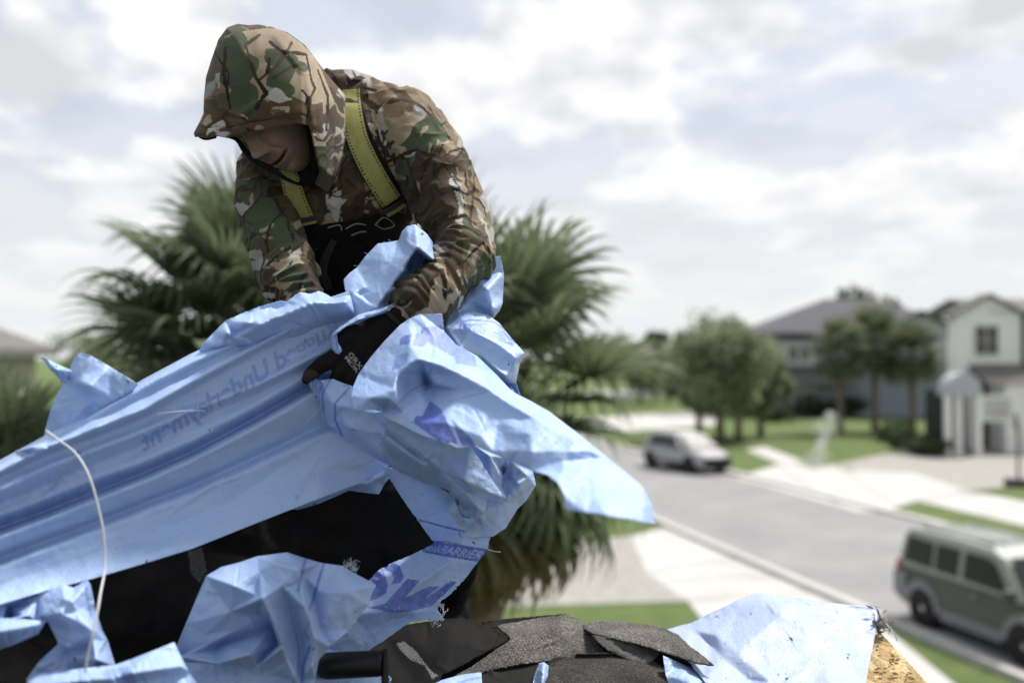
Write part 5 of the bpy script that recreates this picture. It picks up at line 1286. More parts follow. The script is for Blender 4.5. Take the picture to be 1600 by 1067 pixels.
# drape from the glove down with the double blue stripe
make_sheet('striped_drape', [(478, 592, 1.74), (486, 590, 1.735), (500, 594, 1.73), (520, 592, 1.725), (540, 600, 1.715), (560, 606, 1.71), (585, 620, 1.70), (620, 640, 1.68), (680, 690, 1.68), (730, 720, 1.69), (770, 760, 1.72), (778, 778, 1.74), (745, 790, 1.75), (718, 772, 1.745), (690, 762, 1.745), (655, 752, 1.745), (618, 732, 1.745), (580, 712, 1.745), (545, 690, 1.745), (515, 665, 1.745), (505, 640, 1.745), (490, 615, 1.745)],
           [[(500, 594, 1.73), (520, 630, 1.71), (545, 668, 1.71), (600, 710, 1.715), (655, 745, 1.725)], [(540, 600, 1.715), (565, 640, 1.685), (600, 680, 1.675), (660, 725, 1.69), (718, 765, 1.73)], [(595, 645, 1.68), (600, 690, 1.69), (618, 730, 1.74)], [(560, 606, 1.71), (592, 640, 1.695)], [(620, 640, 1.68), (640, 680, 1.70), (700, 720, 1.695)]],
           parent=bundle, step=1.5, soft=2, crum=(40, .006), seed=18, dirt=.15, specks=4,
           inks=[('line', [(517, 592), (504, 615), (506, 645), (514, 672)], 1.6, .85), ('line', [(510, 594), (498, 612), (500, 640)], 1.2, .6), ('line', [(546, 606), (524, 630), (524, 655), (540, 694)], 1.7, .8), ('poly', [(478, 592), (500, 592), (508, 602), (494, 626), (490, 620)], .7), ('knock', 'BAR', [(484, 596), (504, 596), (498, 626), (488, 622)], .02, 0)])
# pale folded facets below the wrist
make_sheet('folded_facets', [(585, 645, 1.67), (620, 640, 1.65), (680, 660, 1.64), (725, 690, 1.65), (735, 700, 1.655), (752, 722, 1.67), (772, 755, 1.69), (789, 778, 1.71), (782, 786, 1.715), (773, 782, 1.715), (760, 780, 1.71), (758, 800, 1.72), (742, 812, 1.735), (731, 824, 1.75), (722, 808, 1.745), (712, 786, 1.74), (700, 765, 1.74), (680, 752, 1.735), (640, 725, 1.73), (600, 690, 1.70)],
           [[(600, 660, 1.665), (650, 700, 1.67), (690, 735, 1.675), (745, 775, 1.685)], [(725, 690, 1.65), (700, 715, 1.655), (725, 750, 1.65), (770, 772, 1.69)], [(680, 660, 1.64), (700, 715, 1.655), (690, 735, 1.69)], [(690, 752, 1.70), (708, 770, 1.70), (722, 808, 1.745)], [(708, 770, 1.69), (714, 785, 1.77), (720, 800, 1.77)], [(730, 772, 1.68), (746, 792, 1.69), (742, 812, 1.735)], [(722, 780, 1.70), (730, 772, 1.68), (745, 775, 1.685), (758, 800, 1.72)]],
           parent=bundle, step=1.5, soft=1, crum=(26, .006), seed=19, dirt=.25, specks=5)
make_sheet('folded_facets', [(725, 692, 1.70), (745, 695, 1.71), (770, 705, 1.73), (790, 715, 1.75), (797, 728, 1.765), (786, 745, 1.77), (784, 760, 1.77), (791, 778, 1.77), (780, 778, 1.76), (768, 752, 1.74), (745, 712, 1.72)],
           [[(735, 693, 1.70), (765, 712, 1.70), (780, 740, 1.74), (786, 770, 1.765)], [(765, 712, 1.70), (786, 735, 1.78)]], parent=bundle, step=1.5, soft=1, crum=(16, .004), seed=20, dirt=.2, specks=2)
# the large front sheet that flies out to the right
make_sheet('front_sheet', [(549, 618, 1.66), (552, 604, 1.67), (560, 585, 1.685), (578, 560, 1.70), (600, 534, 1.715), (625, 508, 1.73), (640, 498, 1.735), (656, 491, 1.74), (691, 490, 1.745), (694, 518, 1.735), (712, 538, 1.73), (745, 556, 1.73), (775, 585, 1.73), (800, 612, 1.725), (828, 626, 1.70), (858, 643, 1.66), (905, 679, 1.61), (950, 716, 1.55), (978, 738, 1.52), (1005, 762, 1.49), (1018, 790, 1.47), (1024, 818, 1.46), (1008, 816, 1.41), (985, 811, 1.39), (950, 806, 1.39), (915, 800, 1.41), (888, 797, 1.42), (882, 790, 1.425), (884, 778, 1.43), (872, 755, 1.46), (856, 742, 1.49), (830, 735, 1.53), (800, 722, 1.60), (770, 708, 1.625), (740, 696, 1.64), (715, 700, 1.645), (690, 690, 1.65), (660, 680, 1.665), (630, 665, 1.675), (600, 650, 1.68), (596, 636, 1.665), (585, 640, 1.66), (566, 642, 1.66), (553, 637, 1.66)],
           [[(549, 618, 1.66), (575, 622, 1.625), (606, 622, 1.615), (616, 608, 1.605), (622, 585, 1.60), (640, 568, 1.60), (656, 562, 1.60), (690, 572, 1.60), (730, 590, 1.60), (770, 612, 1.60), (800, 632, 1.59), (840, 655, 1.575), (900, 690, 1.54)],
            [(606, 622, 1.615), (600, 634, 1.675), (596, 640, 1.67)], [(622, 590, 1.615), (640, 605, 1.66), (660, 622, 1.655)], [(656, 566, 1.615), (680, 600, 1.645), (660, 622, 1.655), (630, 645, 1.665)], [(690, 576, 1.61), (720, 610, 1.635), (760, 640, 1.625)], [(660, 600, 1.67), (668, 598, 1.70), (676, 606, 1.68)],
            [(640, 540, 1.655), (622, 575, 1.62)], [(640, 540, 1.655), (680, 530, 1.69), (694, 518, 1.735)], [(600, 534, 1.715), (640, 540, 1.655), (690, 560, 1.63), (745, 575, 1.655)],
            [(668, 636, 1.665), (690, 660, 1.63), (720, 690, 1.645)], [(760, 640, 1.625), (780, 660, 1.615), (750, 680, 1.615), (740, 696, 1.64)], [(780, 660, 1.615), (830, 680, 1.56), (880, 720, 1.52), (940, 760, 1.465), (1005, 790, 1.435)], [(800, 632, 1.59), (790, 650, 1.61), (780, 660, 1.615)],
            [(830, 735, 1.53), (880, 740, 1.49), (930, 775, 1.435), (985, 811, 1.39)], [(630, 645, 1.665), (660, 660, 1.65), (690, 690, 1.65)]],
           parent=bundle, step=1.5, soft=2, crum=(52, .009), seed=21, dirt=.3, specks=16, gain=1.25, tilt=(585, .0012, 120),
           inks=[('poly', [(626, 528), (643, 521), (640, 538), (624, 540)], .8), ('poly', [(662, 512), (690, 508), (704, 524), (742, 558), (744, 568), (704, 556), (668, 534), (662, 542), (645, 540), (650, 522)], .6), ('poly', [(618, 556), (640, 552), (634, 570), (612, 580)], .5), ('poly', [(704, 548), (738, 560), (748, 574), (714, 568)], .5),
                 ('poly', [(672, 626), (690, 640), (706, 672), (716, 694), (688, 690), (656, 668), (646, 660), (650, 650), (660, 650)], .95), ('poly', [(706, 656), (738, 686), (744, 698), (722, 696)], .9), ('line', [(612, 640), (640, 612), (660, 600)], 1.0, .5), ('line', [(700, 628), (730, 620), (760, 612)], .9, .45), ('line', [(552, 612), (575, 580), (576, 560)], .8, .25),
                 ('knock', 'v', [(672, 662), (692, 662), (694, 686), (676, 680)], .05, 0)])
fringe([(545, 880, 1.60), (556, 886, 1.60)], 10, .011, M_thread, bundle, 9)

make_sheet('under_fold', [(452, 795, 1.79), (500, 776, 1.80), (560, 752, 1.81), (604, 735, 1.81), (612, 742, 1.82), (600, 756, 1.83), (592, 772, 1.84), (560, 768, 1.84), (545, 766, 1.83), (500, 786, 1.82), (466, 796, 1.81)], [[(545, 766, 1.83), (570, 755, 1.80), (604, 740, 1.80)]], parent=bundle, step=1.8, crum=(20, .004), seed=24)
# ---- loose crumpled sheet, lower centre
loose = empty('torn_sheet_piece', 'small crumpled blue sheet piece with blue printed stripes lying on black felt, bottom centre', 'plastic sheet', None, tuple(P(420, 1010, 1.58)))
make_sheet('crumpled_piece', [(274, 1016, 1.55), (290, 975, 1.55), (322, 900, 1.55), (345, 886, 1.56), (372, 879, 1.565), (402, 869, 1.575), (448, 863, 1.585), (470, 870, 1.59), (500, 879, 1.60), (535, 884, 1.605), (548, 892, 1.605), (586, 913, 1.61), (575, 945, 1.60), (545, 985, 1.59), (515, 1010, 1.57), (498, 1030, 1.56), (492, 1060, 1.55), (486, 1085, 1.545), (468, 1078, 1.545), (450, 1060, 1.55), (420, 1052, 1.555), (400, 1040, 1.555), (340, 1036, 1.55), (284, 1034, 1.55)],
           [[(322, 900, 1.55), (365, 915, 1.515), (409, 934, 1.50), (418, 950, 1.51), (440, 1010, 1.52), (462, 1062, 1.53)], [(409, 934, 1.51), (408, 962, 1.56), (370, 985, 1.565), (330, 1005, 1.56), (281, 1022, 1.56)], [(284, 1026, 1.54), (340, 1005, 1.585), (427, 978, 1.59), (436, 1005, 1.585), (390, 1022, 1.535)], [(405, 892, 1.545), (440, 915, 1.52), (456, 950, 1.545), (470, 1000, 1.555), (467, 1062, 1.55)], [(448, 863, 1.585), (466, 890, 1.525), (478, 950, 1.515), (492, 995, 1.52), (488, 1040, 1.53)], [(466, 890, 1.525), (474, 900, 1.565), (490, 940, 1.575), (500, 980, 1.575)], [(500, 879, 1.60), (492, 915, 1.575)], [(448, 863, 1.585), (430, 880, 1.54), (405, 892, 1.545)], [(320, 990, 1.555), (360, 955, 1.54), (400, 930, 1.52)], [(586, 913, 1.61), (540, 925, 1.575), (500, 925, 1.575)]],
           parent=loose, step=1.5, soft=1, crum=(40, .004), seed=31, dirt=.45, specks=12,
           inks=[('line', [(478, 872), (470, 900), (466, 922)], 2.2, .7), ('line', [(506, 880), (494, 920), (484, 950)], 2.0, .75), ('line', [(480, 960), (484, 975), (476, 985), (484, 1000)], 1.2, .5), ('line', [(484, 1010), (474, 1040), (472, 1070)], 2.4, .7)])
make_sheet('dirty_underside', [(270, 1010, 1.62), (400, 995, 1.63), (440, 1000, 1.63), (500, 1010, 1.68), (560, 1026, 1.74), (596, 1040, 1.76), (612, 1060, 1.74), (600, 1100, 1.68), (270, 1095, 1.55)], [[(300, 1050, 1.58), (400, 1030, 1.60), (450, 1060, 1.60), (470, 1090, 1.58)], [(400, 1030, 1.60), (380, 1090, 1.56)]],
           parent=loose, step=2, crum=(40, .008), seed=32, dirt=1.0, specks=20)
fringe([(536, 884, 1.60), (548, 882, 1.60), (556, 890, 1.60)], 26, .009, M_thread, loose, 12)
# ---- lower left pieces
left = empty('torn_sheet_piece', 'crumpled blue sheet piece under the hanging white string, bottom left corner', 'plastic sheet', None, tuple(P(120, 1030, 1.42)))
make_sheet('crumpled_piece', [(-40, 955, 1.44), (10, 944, 1.45), (60, 930, 1.46), (98, 912, 1.47), (115, 918, 1.475), (135, 905, 1.49), (141, 912, 1.49), (150, 955, 1.49), (160, 985, 1.49), (168, 1000, 1.49), (180, 1040, 1.48), (130, 1075, 1.46), (40, 1095, 1.42), (42, 1060, 1.42), (60, 1035, 1.43), (92, 1005, 1.45), (75, 971, 1.44), (40, 962, 1.43), (0, 975, 1.42), (-40, 985, 1.41)],
           [[(98, 916, 1.455), (112, 940, 1.43), (120, 955, 1.435)], [(60, 930, 1.46), (68, 960, 1.425), (95, 958, 1.42), (100, 935, 1.43)], [(95, 958, 1.42), (110, 990, 1.44), (118, 970, 1.425), (128, 985, 1.44)], [(12, 948, 1.47), (14, 962, 1.47), (60, 965, 1.44)], [(120, 955, 1.435), (150, 985, 1.455), (165, 1000, 1.475)], [(108, 1010, 1.445), (145, 985, 1.43), (135, 1010, 1.46), (105, 1022, 1.46)], [(138, 905, 1.48), (140, 955, 1.475)], [(145, 1000, 1.45), (150, 1030, 1.44)]],
           parent=left, step=1.8, soft=1, crum=(24, .006), seed=33, dirt=.3, specks=6, inks=[('line', [(133, 908), (137, 940), (142, 962)], 2.5, .5)])
make_sheet('rolled_tube', [(-60, 972, 1.40), (10, 966, 1.405), (72, 970, 1.42), (60, 990, 1.42), (20, 1008, 1.41), (-5, 1016, 1.41), (-60, 1030, 1.40)], [[(-60, 992, 1.36), (0, 985, 1.365), (72, 972, 1.41)]], parent=left, step=2, soft=3, crum=(30, .003), seed=34)
make_sheet('bottom_band', [(36, 1100, 1.38), (44, 1062, 1.385), (60, 1052, 1.39), (130, 1044, 1.40), (182, 1038, 1.41), (205, 1030, 1.42), (240, 1016, 1.43), (272, 1003, 1.44), (280, 1020, 1.435), (295, 1050, 1.42), (330, 1100, 1.40)], [[(44, 1075, 1.355), (130, 1062, 1.365), (200, 1052, 1.375), (285, 1040, 1.41)], [(160, 1045, 1.40), (175, 1060, 1.37), (190, 1095, 1.38)], [(182, 1038, 1.41), (200, 1070, 1.39)]],
           parent=left, step=1.7, soft=2, crum=(30, .005), seed=35, dirt=.1, inks=[('poly', [(160, 1048), (200, 1040), (215, 1060), (200, 1090), (168, 1085)], .4), ('line', [(205, 1030), (215, 1050), (235, 1072)], 1.5, .5), ('line', [(124, 1046), (128, 1095)], 1.4, .4)])
# white string over the stretched sheet
st_pts = catmull([(78, 672, 1.49), (100, 688, 1.475), (122, 705, 1.465), (138, 728, 1.455), (150, 757, 1.45), (160, 795, 1.45), (167, 830, 1.45), (169, 865, 1.45), (168, 893, 1.44), (163, 920, 1.41), (158, 950, 1.385), (150, 990, 1.37), (143, 1020, 1.37), (139, 1046, 1.37)], 60)
sb = MB(); sb.tube([P(*p) - np.array([0, .012, 0]) for p in st_pts], .0015, 8)
o = sb.build('string', mat('white_string', (.68, .70, .74), .6, .3, bump=(900, .6, .001)), None, True); tag(o, 'thin white string hanging over the stretched blue sheet at the left', 'string')
o2 = MB(); o2.tube([P(x, y, d)-np.array([0, .004, 0]) for x, y, d in ((247, 646, 1.60), (285, 642, 1.62), (320, 641, 1.645))], .0009, 5); relink(o2.build('loose_thread', M_thread, None, True), bundle)

# ---- sheet lying over the roof edge on the right
right = empty('roof_edge_sheet', 'pale blue sheet with dark specks draped over the bare roof corner at right', 'plastic sheet', None, tuple(P(1200, 1030, 2.0)))
make_sheet('draped_sheet', [(1028, 988, 2.12), (1050, 981, 2.13), (1082, 972, 2.14), (1104, 960, 2.15), (1130, 948, 2.16), (1160, 934, 2.17), (1188, 926, 2.18), (1215, 930, 2.17), (1260, 936, 2.16), (1320, 944, 2.15), (1372, 950, 2.14), (1370, 975, 2.10), (1364, 1010, 2.03), (1357, 1045, 1.95), (1348, 1100, 1.82), (1200, 1100, 1.81), (1125, 1100, 1.81), (1098, 1060, 1.90), (1060, 1015, 2.00)],
           [[(1082, 972, 2.14), (1120, 992, 2.05), (1150, 1020, 1.97), (1200, 1060, 1.88)], [(1188, 926, 2.18), (1140, 960, 2.13), (1082, 985, 2.11), (1050, 983, 2.12)], [(1188, 926, 2.18), (1220, 960, 2.08), (1290, 1000, 2.01), (1350, 1060, 1.91)], [(1110, 1005, 2.06), (1130, 1028, 1.975), (1170, 1062, 1.90), (1190, 1095, 1.83)], [(1230, 1050, 1.915), (1290, 1060, 1.89)]],
           parent=right, gain=1.3, m=M_grey_blue, step=1.8, soft=3, crum=(60, .008), seed=41, dirt=.85, specks=40, torn=.3, creases=24)
make_sheet('tucked_fold', [(1036, 1024, 1.94), (1060, 1034, 1.945), (1090, 1048, 1.93), (1105, 1064, 1.90), (1115, 1100, 1.86), (1056, 1100, 1.86), (1040, 1055, 1.91)], [[(1060, 1034, 1.945), (1080, 1066, 1.87), (1095, 1095, 1.86)]], parent=right, step=1.8, crum=(18, .004), seed=42, dirt=.9)
# ------------------------------------------------------------------ black felt, shingles, roof deck
def felt_mat():
    m = bpy.data.materials.new('black_felt_plain'); m.use_nodes = True; nt = m.node_tree; b = nt.nodes['Principled BSDF']
    uv = nt.nodes.new('ShaderNodeAttribute'); uv.attribute_name = 'suv'; ink = nt.nodes.new('ShaderNodeAttribute'); ink.attribute_name = 'ink'
    n = nt.nodes.new('ShaderNodeTexNoise'); n.inputs['Scale'].default_value = .9; n.inputs['Detail'].default_value = 5; nt.links.new(uv.outputs['Vector'], n.inputs['Vector'])
    n2 = nt.nodes.new('ShaderNodeTexNoise'); n2.inputs['Scale'].default_value = .03; n2.inputs['Detail'].default_value = 5; nt.links.new(uv.outputs['Vector'], n2.inputs['Vector'])
    r = nt.nodes.new('ShaderNodeMapRange'); r.inputs[1].default_value = .69; r.inputs[2].default_value = .74; nt.links.new(n.outputs['Fac'], r.inputs[0])
    a = nt.nodes.new('ShaderNodeMix'); a.data_type = 'RGBA'; a.inputs[6].default_value = (.004, .004, .0045, 1); a.inputs[7].default_value = (.012, .0115, .011, 1); nt.links.new(n2.outputs['Fac'], a.inputs[0])
    c = nt.nodes.new('ShaderNodeMix'); c.data_type = 'RGBA'; nt.links.new(r.outputs[0], c.inputs[0]); nt.links.new(a.outputs[2], c.inputs[6]); c.inputs[7].default_value = (.12, .10, .07, 1)
    n3 = nt.nodes.new('ShaderNodeTexNoise'); n3.inputs['Scale'].default_value = .7; n3.inputs['Detail'].default_value = 3; nt.links.new(uv.outputs['Vector'], n3.inputs['Vector'])
    mu = nt.nodes.new('ShaderNodeMath'); mu.operation = 'MULTIPLY'; r3 = nt.nodes.new('ShaderNodeMapRange'); r3.inputs[1].default_value = .42; r3.inputs[2].default_value = .58; nt.links.new(n3.outputs['Fac'], r3.inputs[0]); nt.links.new(r3.outputs[0], mu.inputs[0]); nt.links.new(ink.outputs['Fac'], mu.inputs[1])
    d = nt.nodes.new('ShaderNodeMix'); d.data_type = 'RGBA'; nt.links.new(mu.outputs[0], d.inputs[0]); nt.links.new(c.outputs[2], d.inputs[6]); d.inputs[7].default_value = (.33, .32, .34, 1)
    nt.links.new(d.outputs[2], b.inputs['Base Color']); b.inputs['Roughness'].default_value = .8; b.inputs['Specular IOR Level'].default_value = .12
    bp = nt.nodes.new('ShaderNodeBump'); bp.inputs['Strength'].default_value = .5; bp.inputs['Distance'].default_value = .001; nt.links.new(n.outputs['Fac'], bp.inputs['Height']); nt.links.new(bp.outputs[0], b.inputs['Normal'])
    return m
M_felt = felt_mat()
def granule_mat(name, c1, c2, c3, sc=1.1, bump=1.0):
    m = bpy.data.materials.new(name); m.use_nodes = True; nt = m.node_tree; b = nt.nodes['Principled BSDF']
    tcn = nt.nodes.new('ShaderNodeTexCoord'); v = nt.nodes.new('ShaderNodeTexVoronoi'); v.inputs['Scale'].default_value = 560*sc; nt.links.new(tcn.outputs['Object'], v.inputs['Vector'])
    s = nt.nodes.new('ShaderNodeSeparateColor'); nt.links.new(v.outputs['Color'], s.inputs[0])
    r = nt.nodes.new('ShaderNodeValToRGB'); e = r.color_ramp.elements; e[0].position = 0; e[0].color = (*c1, 1); e[1].position = .55; e[1].color = (*c2, 1); x = e.new(.88); x.color = (*c3, 1); x = e.new(.985); x.color = tuple(min(1, 1.6*q) for q in c3)+(1,); nt.links.new(s.outputs[0], r.inputs[0])
    n = nt.nodes.new('ShaderNodeTexNoise'); n.inputs['Scale'].default_value = 14; n.inputs['Detail'].default_value = 6; nt.links.new(tcn.outputs['Object'], n.inputs['Vector'])
    mr = nt.nodes.new('ShaderNodeMapRange'); mr.inputs[1].default_value = .3; mr.inputs[2].default_value = .65; mr.inputs[3].default_value = .5; mr.inputs[4].default_value = 1.15; nt.links.new(n.outputs['Fac'], mr.inputs[0])
    vm = nt.nodes.new('ShaderNodeVectorMath'); vm.operation = 'SCALE'; nt.links.new(r.outputs[0], vm.inputs[0]); nt.links.new(mr.outputs[0], vm.inputs['Scale']); nt.links.new(vm.outputs[0], b.inputs['Base Color'])
    b.inputs['Roughness'].default_value = .8; b.inputs['Specular IOR Level'].default_value = .35
    bp = nt.nodes.new('ShaderNodeBump'); bp.inputs['Strength'].default_value = bump; bp.inputs['Distance'].default_value = .0012; nt.links.new(v.outputs['Distance'], bp.inputs['Height']); bp.invert = True; nt.links.new(bp.outputs[0], b.inputs['Normal'])
    return m
M_gran = granule_mat('shingle_granules', (.028, .026, .023), (.078, .072, .065), (.20, .18, .16), 1.15)
M_gran_d = granule_mat('shingle_granules_dark', (.010, .009, .008), (.024, .022, .020), (.075, .066, .057), 1.1)
M_under = mat('shingle_underside', (.045, .044, .042), .8, .25, noise=(45, (.11, .108, .10), .35, .7, 9), bump=(160, .6, .002))
M_back = mat('shingle_back', (.009, .009, .0095), .8, .15, noise=(22, (.018, .0175, .016), .35, .75, 9), bump=(120, .5, .002))
felt = make_sheet('black_felt_sheet', [(-80, 930, 1.62), (150, 880, 1.75), (300, 838, 1.85), (430, 790, 1.90), (560, 700, 1.94), (610, 690, 1.95), (632, 730, 1.95), (652, 797, 1.93), (681, 848, 1.92), (640, 868, 1.91), (600, 890, 1.90), (580, 925, 1.90), (570, 1000, 1.86), (565, 1100, 1.80), (200, 1100, 1.65), (-80, 1100, 1.50)],
   [[(300, 838, 1.85), (420, 880, 1.86), (600, 890, 1.90)], [(100, 1000, 1.66), (300, 960, 1.72), (500, 900, 1.86)]], m=M_felt, step=2.5, soft=2, creases=30, crum=(80, .016), seed=51, gain=1, micro=.002, thick=.002,
   inks=[('poly', [(294, 862), (316, 855), (323, 892), (312, 912), (298, 896)], .45)])[0]
tag(felt, 'sheet of black roofing felt beneath the stretched blue sheet, pointed at its right end', 'roofing felt')
def shingle(label, out, lines, m, seed, thick=.003, inks=(), crum=(70, .004), step=2.0, torn=.35, soft=3):
    o, V, f = make_sheet('shingle', out, lines, m=m, step=step, soft=soft, crum=crum, seed=seed, torn=torn, thick=thick, micro=.0008, inks=inks, gain=1)
    tag(o, label, 'shingle', 'loose shingles on the roof ridge'); return o
shingle('black undersurface shingle with a pale glue strip, left end of the shingle pile', [(500, 1030, 1.96), (560, 1012, 2.0), (600, 998, 2.03), (634, 976, 2.06), (690, 968, 2.08), (715, 966, 2.085), (735, 969, 2.085), (765, 980, 2.07), (799, 998, 2.04), (760, 1018, 1.99), (725, 1038, 1.95), (690, 1054, 1.92), (672, 1100, 1.86), (500, 1100, 1.86)],
        [[(634, 976, 2.06), (660, 1010, 1.99), (690, 1054, 1.92)], [(715, 966, 2.085), (700, 1000, 2.0)]], M_felt, 52, inks=[('poly', [(620, 1006), (634, 1003), (652, 1020), (672, 1046), (684, 1056), (676, 1062), (664, 1040), (640, 1030), (626, 1016)], 1.0)])
shingle('thin black shingle edge sticking up behind the brown granule shingle', [(752, 972, 2.16), (790, 967, 2.17), (850, 962, 2.18), (886, 959, 2.18), (884, 963, 2.17), (850, 970, 2.15), (790, 984, 2.13), (765, 984, 2.12)], [], M_felt, 53, crum=None, step=1.5)
shingle('brown granule shingle in the middle of the pile, biggest of the pile', [(700, 1062, 1.93), (740, 1040, 1.96), (800, 998, 2.03), (776, 978, 2.10), (830, 968, 2.13), (872, 962, 2.14), (890, 960, 2.145), (903, 966, 2.14), (915, 982, 2.11), (926, 996, 2.08), (949, 1024, 2.02), (915, 1028, 2.0), (870, 1032, 1.98), (820, 1036, 1.965), (770, 1046, 1.945), (722, 1060, 1.93)],
        [[(740, 1040, 1.96), (800, 1005, 2.00), (870, 985, 2.05), (903, 966, 2.14)]], M_gran, 54)
shingle('long granule shingle curving down to the right end of the pile', [(905, 978, 2.12), (925, 972, 2.13), (948, 970, 2.135), (975, 972, 2.13), (1010, 976, 2.12), (1034, 980, 2.115), (1060, 992, 2.05), (1080, 1012, 1.99), (1100, 1026, 1.94), (1116, 1040, 1.90), (1090, 1036, 1.91), (1050, 1023, 1.95), (1010, 1010, 1.975), (970, 1000, 2.0), (928, 991, 2.02)],
        [[(925, 985, 2.06), (975, 982, 2.06), (1034, 992, 2.03), (1085, 1022, 1.95)]], M_gran, 55)
shingle('slate grey underside of a shingle wedged below the long curved one', [(925, 992, 2.02), (960, 998, 2.015), (1000, 1010, 2.0), (1032, 1019, 1.99), (1022, 1030, 1.97), (1007, 1040, 1.955), (980, 1030, 1.97), (950, 1016, 1.985), (938, 1006, 2.0)], [], M_under, 56, crum=(40, .002))
shingle('short black shingle tongue below the right end of the long curved one', [(1030, 1016, 1.985), (1060, 1022, 1.975), (1090, 1034, 1.96), (1094, 1046, 1.945), (1070, 1044, 1.95), (1045, 1032, 1.965)], [], M_back, 57, crum=None, step=1.6)
shingle('dark granule shingle at the bottom of the pile below the grey wedge', [(850, 1100, 1.84), (856, 1040, 1.95), (900, 1022, 1.99), (960, 1020, 2.0), (1010, 1026, 1.99), (1040, 1046, 1.95), (1070, 1072, 1.90), (1085, 1100, 1.87)], [[(900, 1060, 1.91), (980, 1050, 1.92)]], M_gran_d, 58)
shingle('black shingle slab under the brown granule shingle', [(680, 1100, 1.86), (740, 1052, 1.945), (850, 1030, 1.985), (935, 1022, 2.0), (900, 1060, 1.93), (870, 1100, 1.86)], [], M_back, 59)
o, _, _ = make_sheet('blue_sheet_scrap', [(668, 1072, 1.885), (690, 1062, 1.90), (720, 1054, 1.91), (752, 1049, 1.915), (755, 1100, 1.84), (660, 1100, 1.84)], [[(690, 1075, 1.87), (755, 1065, 1.88)]], step=1.8, crum=(24, .004), seed=61, inks=[('line', [(700, 1075), (730, 1062), (752, 1058)], 1.3, .7)])
tag(o, 'blue sheet scrap peeking out left under the shingle pile', 'plastic sheet')
o, _, _ = make_sheet('blue_sheet_scrap', [(828, 1100, 1.84), (834, 1058, 1.90), (842, 1036, 1.925), (850, 1034, 1.925), (857, 1040, 1.915), (856, 1056, 1.90), (846, 1080, 1.87), (840, 1100, 1.84)], [[(850, 1036, 1.90), (848, 1070, 1.86)]], step=1.3, crum=(10, .002), seed=62)
tag(o, 'narrow curled blue sheet scrap under the middle of the shingle pile', 'plastic sheet')

# black tool lying at the bottom: grip with a flange
tool = empty('tool', 'black plastic tool with thick grip and end flange lying at the bottom edge', 'tool', None, tuple(P(560, 1050, 1.66)))
M_plastic = mat('black_plastic', (.008, .008, .009), .45, .25, bump=(80, .15, .001))
def rbox(a, b, c, w, h, dp):
    """box between image points at depth, as a bevelled bar"""
gb_ = MB(); gb_.tube([P(500, 1042, 1.64), P(512, 1040, 1.64), P(590, 1036, 1.655), P(597, 1036, 1.655)], [.018, .0215, .0215, .020], 20); relink(gb_.build('grip', M_plastic, None, True), tool)
fl = MB(); fl.tube([P(601, 1016, 1.66), P(602, 1022, 1.655), P(602, 1062, 1.64), P(601, 1088, 1.635)], [.0055, .0065, .0065, .006], 14); relink(fl.build('flange', M_plastic, None, True), tool)

# ---- the roof itself: boards, fascia, walls below
M_osb = mat('roof_boards', (.36, .255, .13), .85, .25, noise=(14, (.52, .40, .22), .3, .7, 9), bump=(90, .9, .004))
def osb(nt):
    b = nt.nodes['Principled BSDF']; tcn = nt.nodes.new('ShaderNodeTexCoord'); v = nt.nodes.new('ShaderNodeTexVoronoi'); v.inputs['Scale'].default_value = 46
    mp = nt.nodes.new('ShaderNodeMapping'); mp.inputs['Scale'].default_value = (1, .45, .8); mp.inputs['Rotation'].default_value = (0, 0, .6); nt.links.new(tcn.outputs['Object'], mp.inputs[0]); 
    nz = nt.nodes.new('ShaderNodeTexNoise'); nz.inputs['Scale'].default_value = 30; nz.inputs['Detail'].default_value = 6; nt.links.new(tcn.outputs['Object'], nz.inputs['Vector'])
    ad = nt.nodes.new('ShaderNodeMix'); ad.data_type = 'RGBA'; ad.blend_type = 'ADD'; ad.inputs[0].default_value = .05; nt.links.new(mp.outputs[0], ad.inputs[6]); nt.links.new(nz.outputs['Color'], ad.inputs[7]); nt.links.new(ad.outputs[2], v.inputs['Vector'])
    s = nt.nodes.new('ShaderNodeSeparateColor'); nt.links.new(v.outputs['Color'], s.inputs[0])
    r = nt.nodes.new('ShaderNodeValToRGB'); e = r.color_ramp.elements; e[0].color = (.30, .20, .095, 1); e[1].color = (.60, .46, .26, 1); x = e.new(.5); x.color = (.46, .34, .17, 1); nt.links.new(s.outputs[0], r.inputs[0])
    n2 = nt.nodes.new('ShaderNodeTexNoise'); n2.inputs['Scale'].default_value = 160; n2.inputs['Detail'].default_value = 4; nt.links.new(tcn.outputs['Object'], n2.inputs['Vector']); mr = nt.nodes.new('ShaderNodeMapRange'); mr.inputs[1].default_value = .3; mr.inputs[2].default_value = .5; mr.inputs[3].default_value = .45; mr.inputs[4].default_value = 1.05; nt.links.new(n2.outputs['Fac'], mr.inputs[0])
    vm = nt.nodes.new('ShaderNodeVectorMath'); vm.operation = 'SCALE'; nt.links.new(r.outputs[0], vm.inputs[0]); nt.links.new(mr.outputs[0], vm.inputs['Scale']); nt.links.new(vm.outputs[0], b.inputs['Base Color'])
osb(M_osb.node_tree)
house = empty('house_being_roofed', 'house roof being stripped, bare wood chip boards showing at the right corner', 'house', None, (0, 2.6, 0))
A = P(1374, 986, 2.12); B = P(1452, 1070, 1.93)
sl = (B-A)/(B[1]-A[1])            # along the rake per metre towards -Y is negative
ridge_z = A[2]; 
def deck(name, pts, th, m_):
    n = len(pts); v = [tuple(p) for p in pts] + [(p[0], p[1], p[2]-th) for p in pts]
    o = mesh_obj(name, v, [tuple(range(n)), tuple(range(n, 2*n))[::-1]] + [(i, i+n, (i+1) % n+n, (i+1) % n) for i in range(n)], m_, None, False); return relink(o, house)
far = A + sl*(-4.2 - A[1])
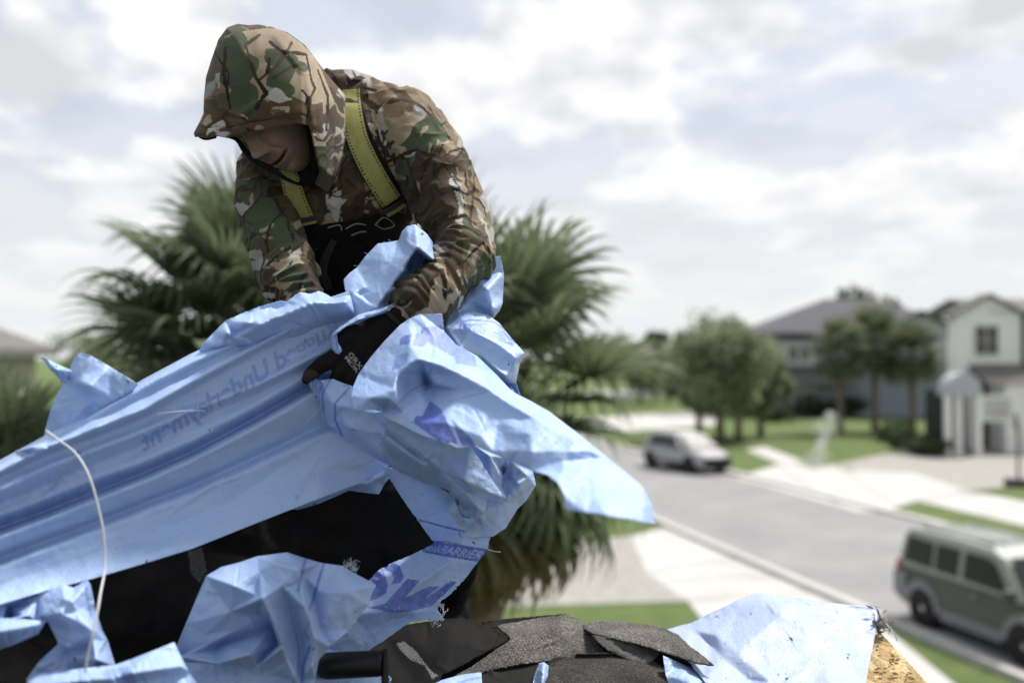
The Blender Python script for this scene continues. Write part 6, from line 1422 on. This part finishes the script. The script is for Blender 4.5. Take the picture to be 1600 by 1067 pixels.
C1 = np.array([-7.0, A[1], A[2]-.02]); C2 = np.array([-7.0, -4.2, far[2]])
deck('roof_deck', [A, C1, C2, far], .016, M_osb)
back = lambda p, L_: np.array([p[0], p[1]+L_, p[2]-.5*L_])
deck('roof_deck', [A, back(A, 4.5), back(C1, 4.5), C1], .016, M_osb)
fx_ = P(1036, 1000, 2.1)[0]; nC = np.array([fx_, A[1], A[2]+.004]); k_ = (fx_-C1[0])/(A[0]-C1[0])
rf = np.array([fx_, -4.2, C2[2]+.010]); lft1 = C1+[0, 0, .008]; lft2 = C2+[0, 0, .010]
deck('roof_felt', [nC+[0, 0, .004], lft1, lft2, rf], .003, M_felt)
deck('roof_felt', [back(nC, 4.4)+[0, .0, .008], back(lft1, 4.4)+[0, 0, .004], lft1+[0, .004, 0], nC+[0, .004, .004]][::-1], .003, M_felt)
fb = MB()
n_ = np.array([sl[1]*1.0, -sl[0], 0]); 
deck('fascia', [A+[0.002, 0, -.018], far+[.002, 0, -.018], far+[-.03, 0, -.018], A+[-.03, 0, -.018]], .16, M_white)
wl_ = MB(); wl_.box(-6.7, .3, 1.6, 5.6, 0, 2.3); relink(wl_.build('wall', M_beige, None), house)
wl_ = MB(); wl_.box(-6.7, 1.6, -3.6, 1.58, 0, 1.4); relink(wl_.build('wall', M_beige, None), house)
# splintered end and wood chips on the boards
M_splint = mat('grey_splinters', (.14, .13, .13), .8, .3, noise=(80, (.35, .33, .33), .35, .65))
rs = np.random.default_rng(9); sp = MB()
for k in range(34):
    p = P(1378 + rs.normal()*7, 974 + rs.normal()*9, 2.10 + rs.normal()*.01); dr = rs.normal(size=3)*np.array([.010, .006, .009]); w = rs.normal(size=3)*.003
    sp.add([p-dr, p+w, p+dr, p-w], [(0, 1, 2, 3)])
relink(sp.build('splintered_edge', M_splint, None), house)
sp = MB(); sp.tube([P(1382, 972, 2.10), P(1394, 984, 2.09), P(1402, 1001, 2.085)], .0012, 5); relink(sp.build('splinter', M_thread, None, True), house)
M_chip = mat('wood_chips', (.30, .20, .10), .8, .3, noise=(60, (.5, .4, .25), .3, .7))
rs = np.random.default_rng(10)
for k in range(14):
    px_, py_ = rs.uniform(1362, 1425), 0; py_ = rs.uniform(max(990, 990+(px_-1374)*1.1+6), 1062); 
    sB = MB(); t = (py_-986)/84; d_ = 2.12-.19*t - .012; p = P(px_, py_, d_); a = rs.uniform(0, 3.14); L_ = rs.uniform(.003, .008); dr = np.array([math.cos(a)*L_, 0, math.sin(a)*L_*.6]); w = np.array([-math.sin(a), 0, math.cos(a)])*L_*.35
    sB.add([p-dr, p-w, p+dr, p+w, p-dr+[0, -.003, .002], p-w+[0, -.003, .002], p+dr+[0, -.004, .002], p+w+[0, -.003, .002]], [(0, 3, 2, 1), (4, 5, 6, 7), (0, 1, 5, 4), (1, 2, 6, 5), (2, 3, 7, 6), (3, 0, 4, 7)])
    relink(sB.build('wood_chip', M_chip, None), house)
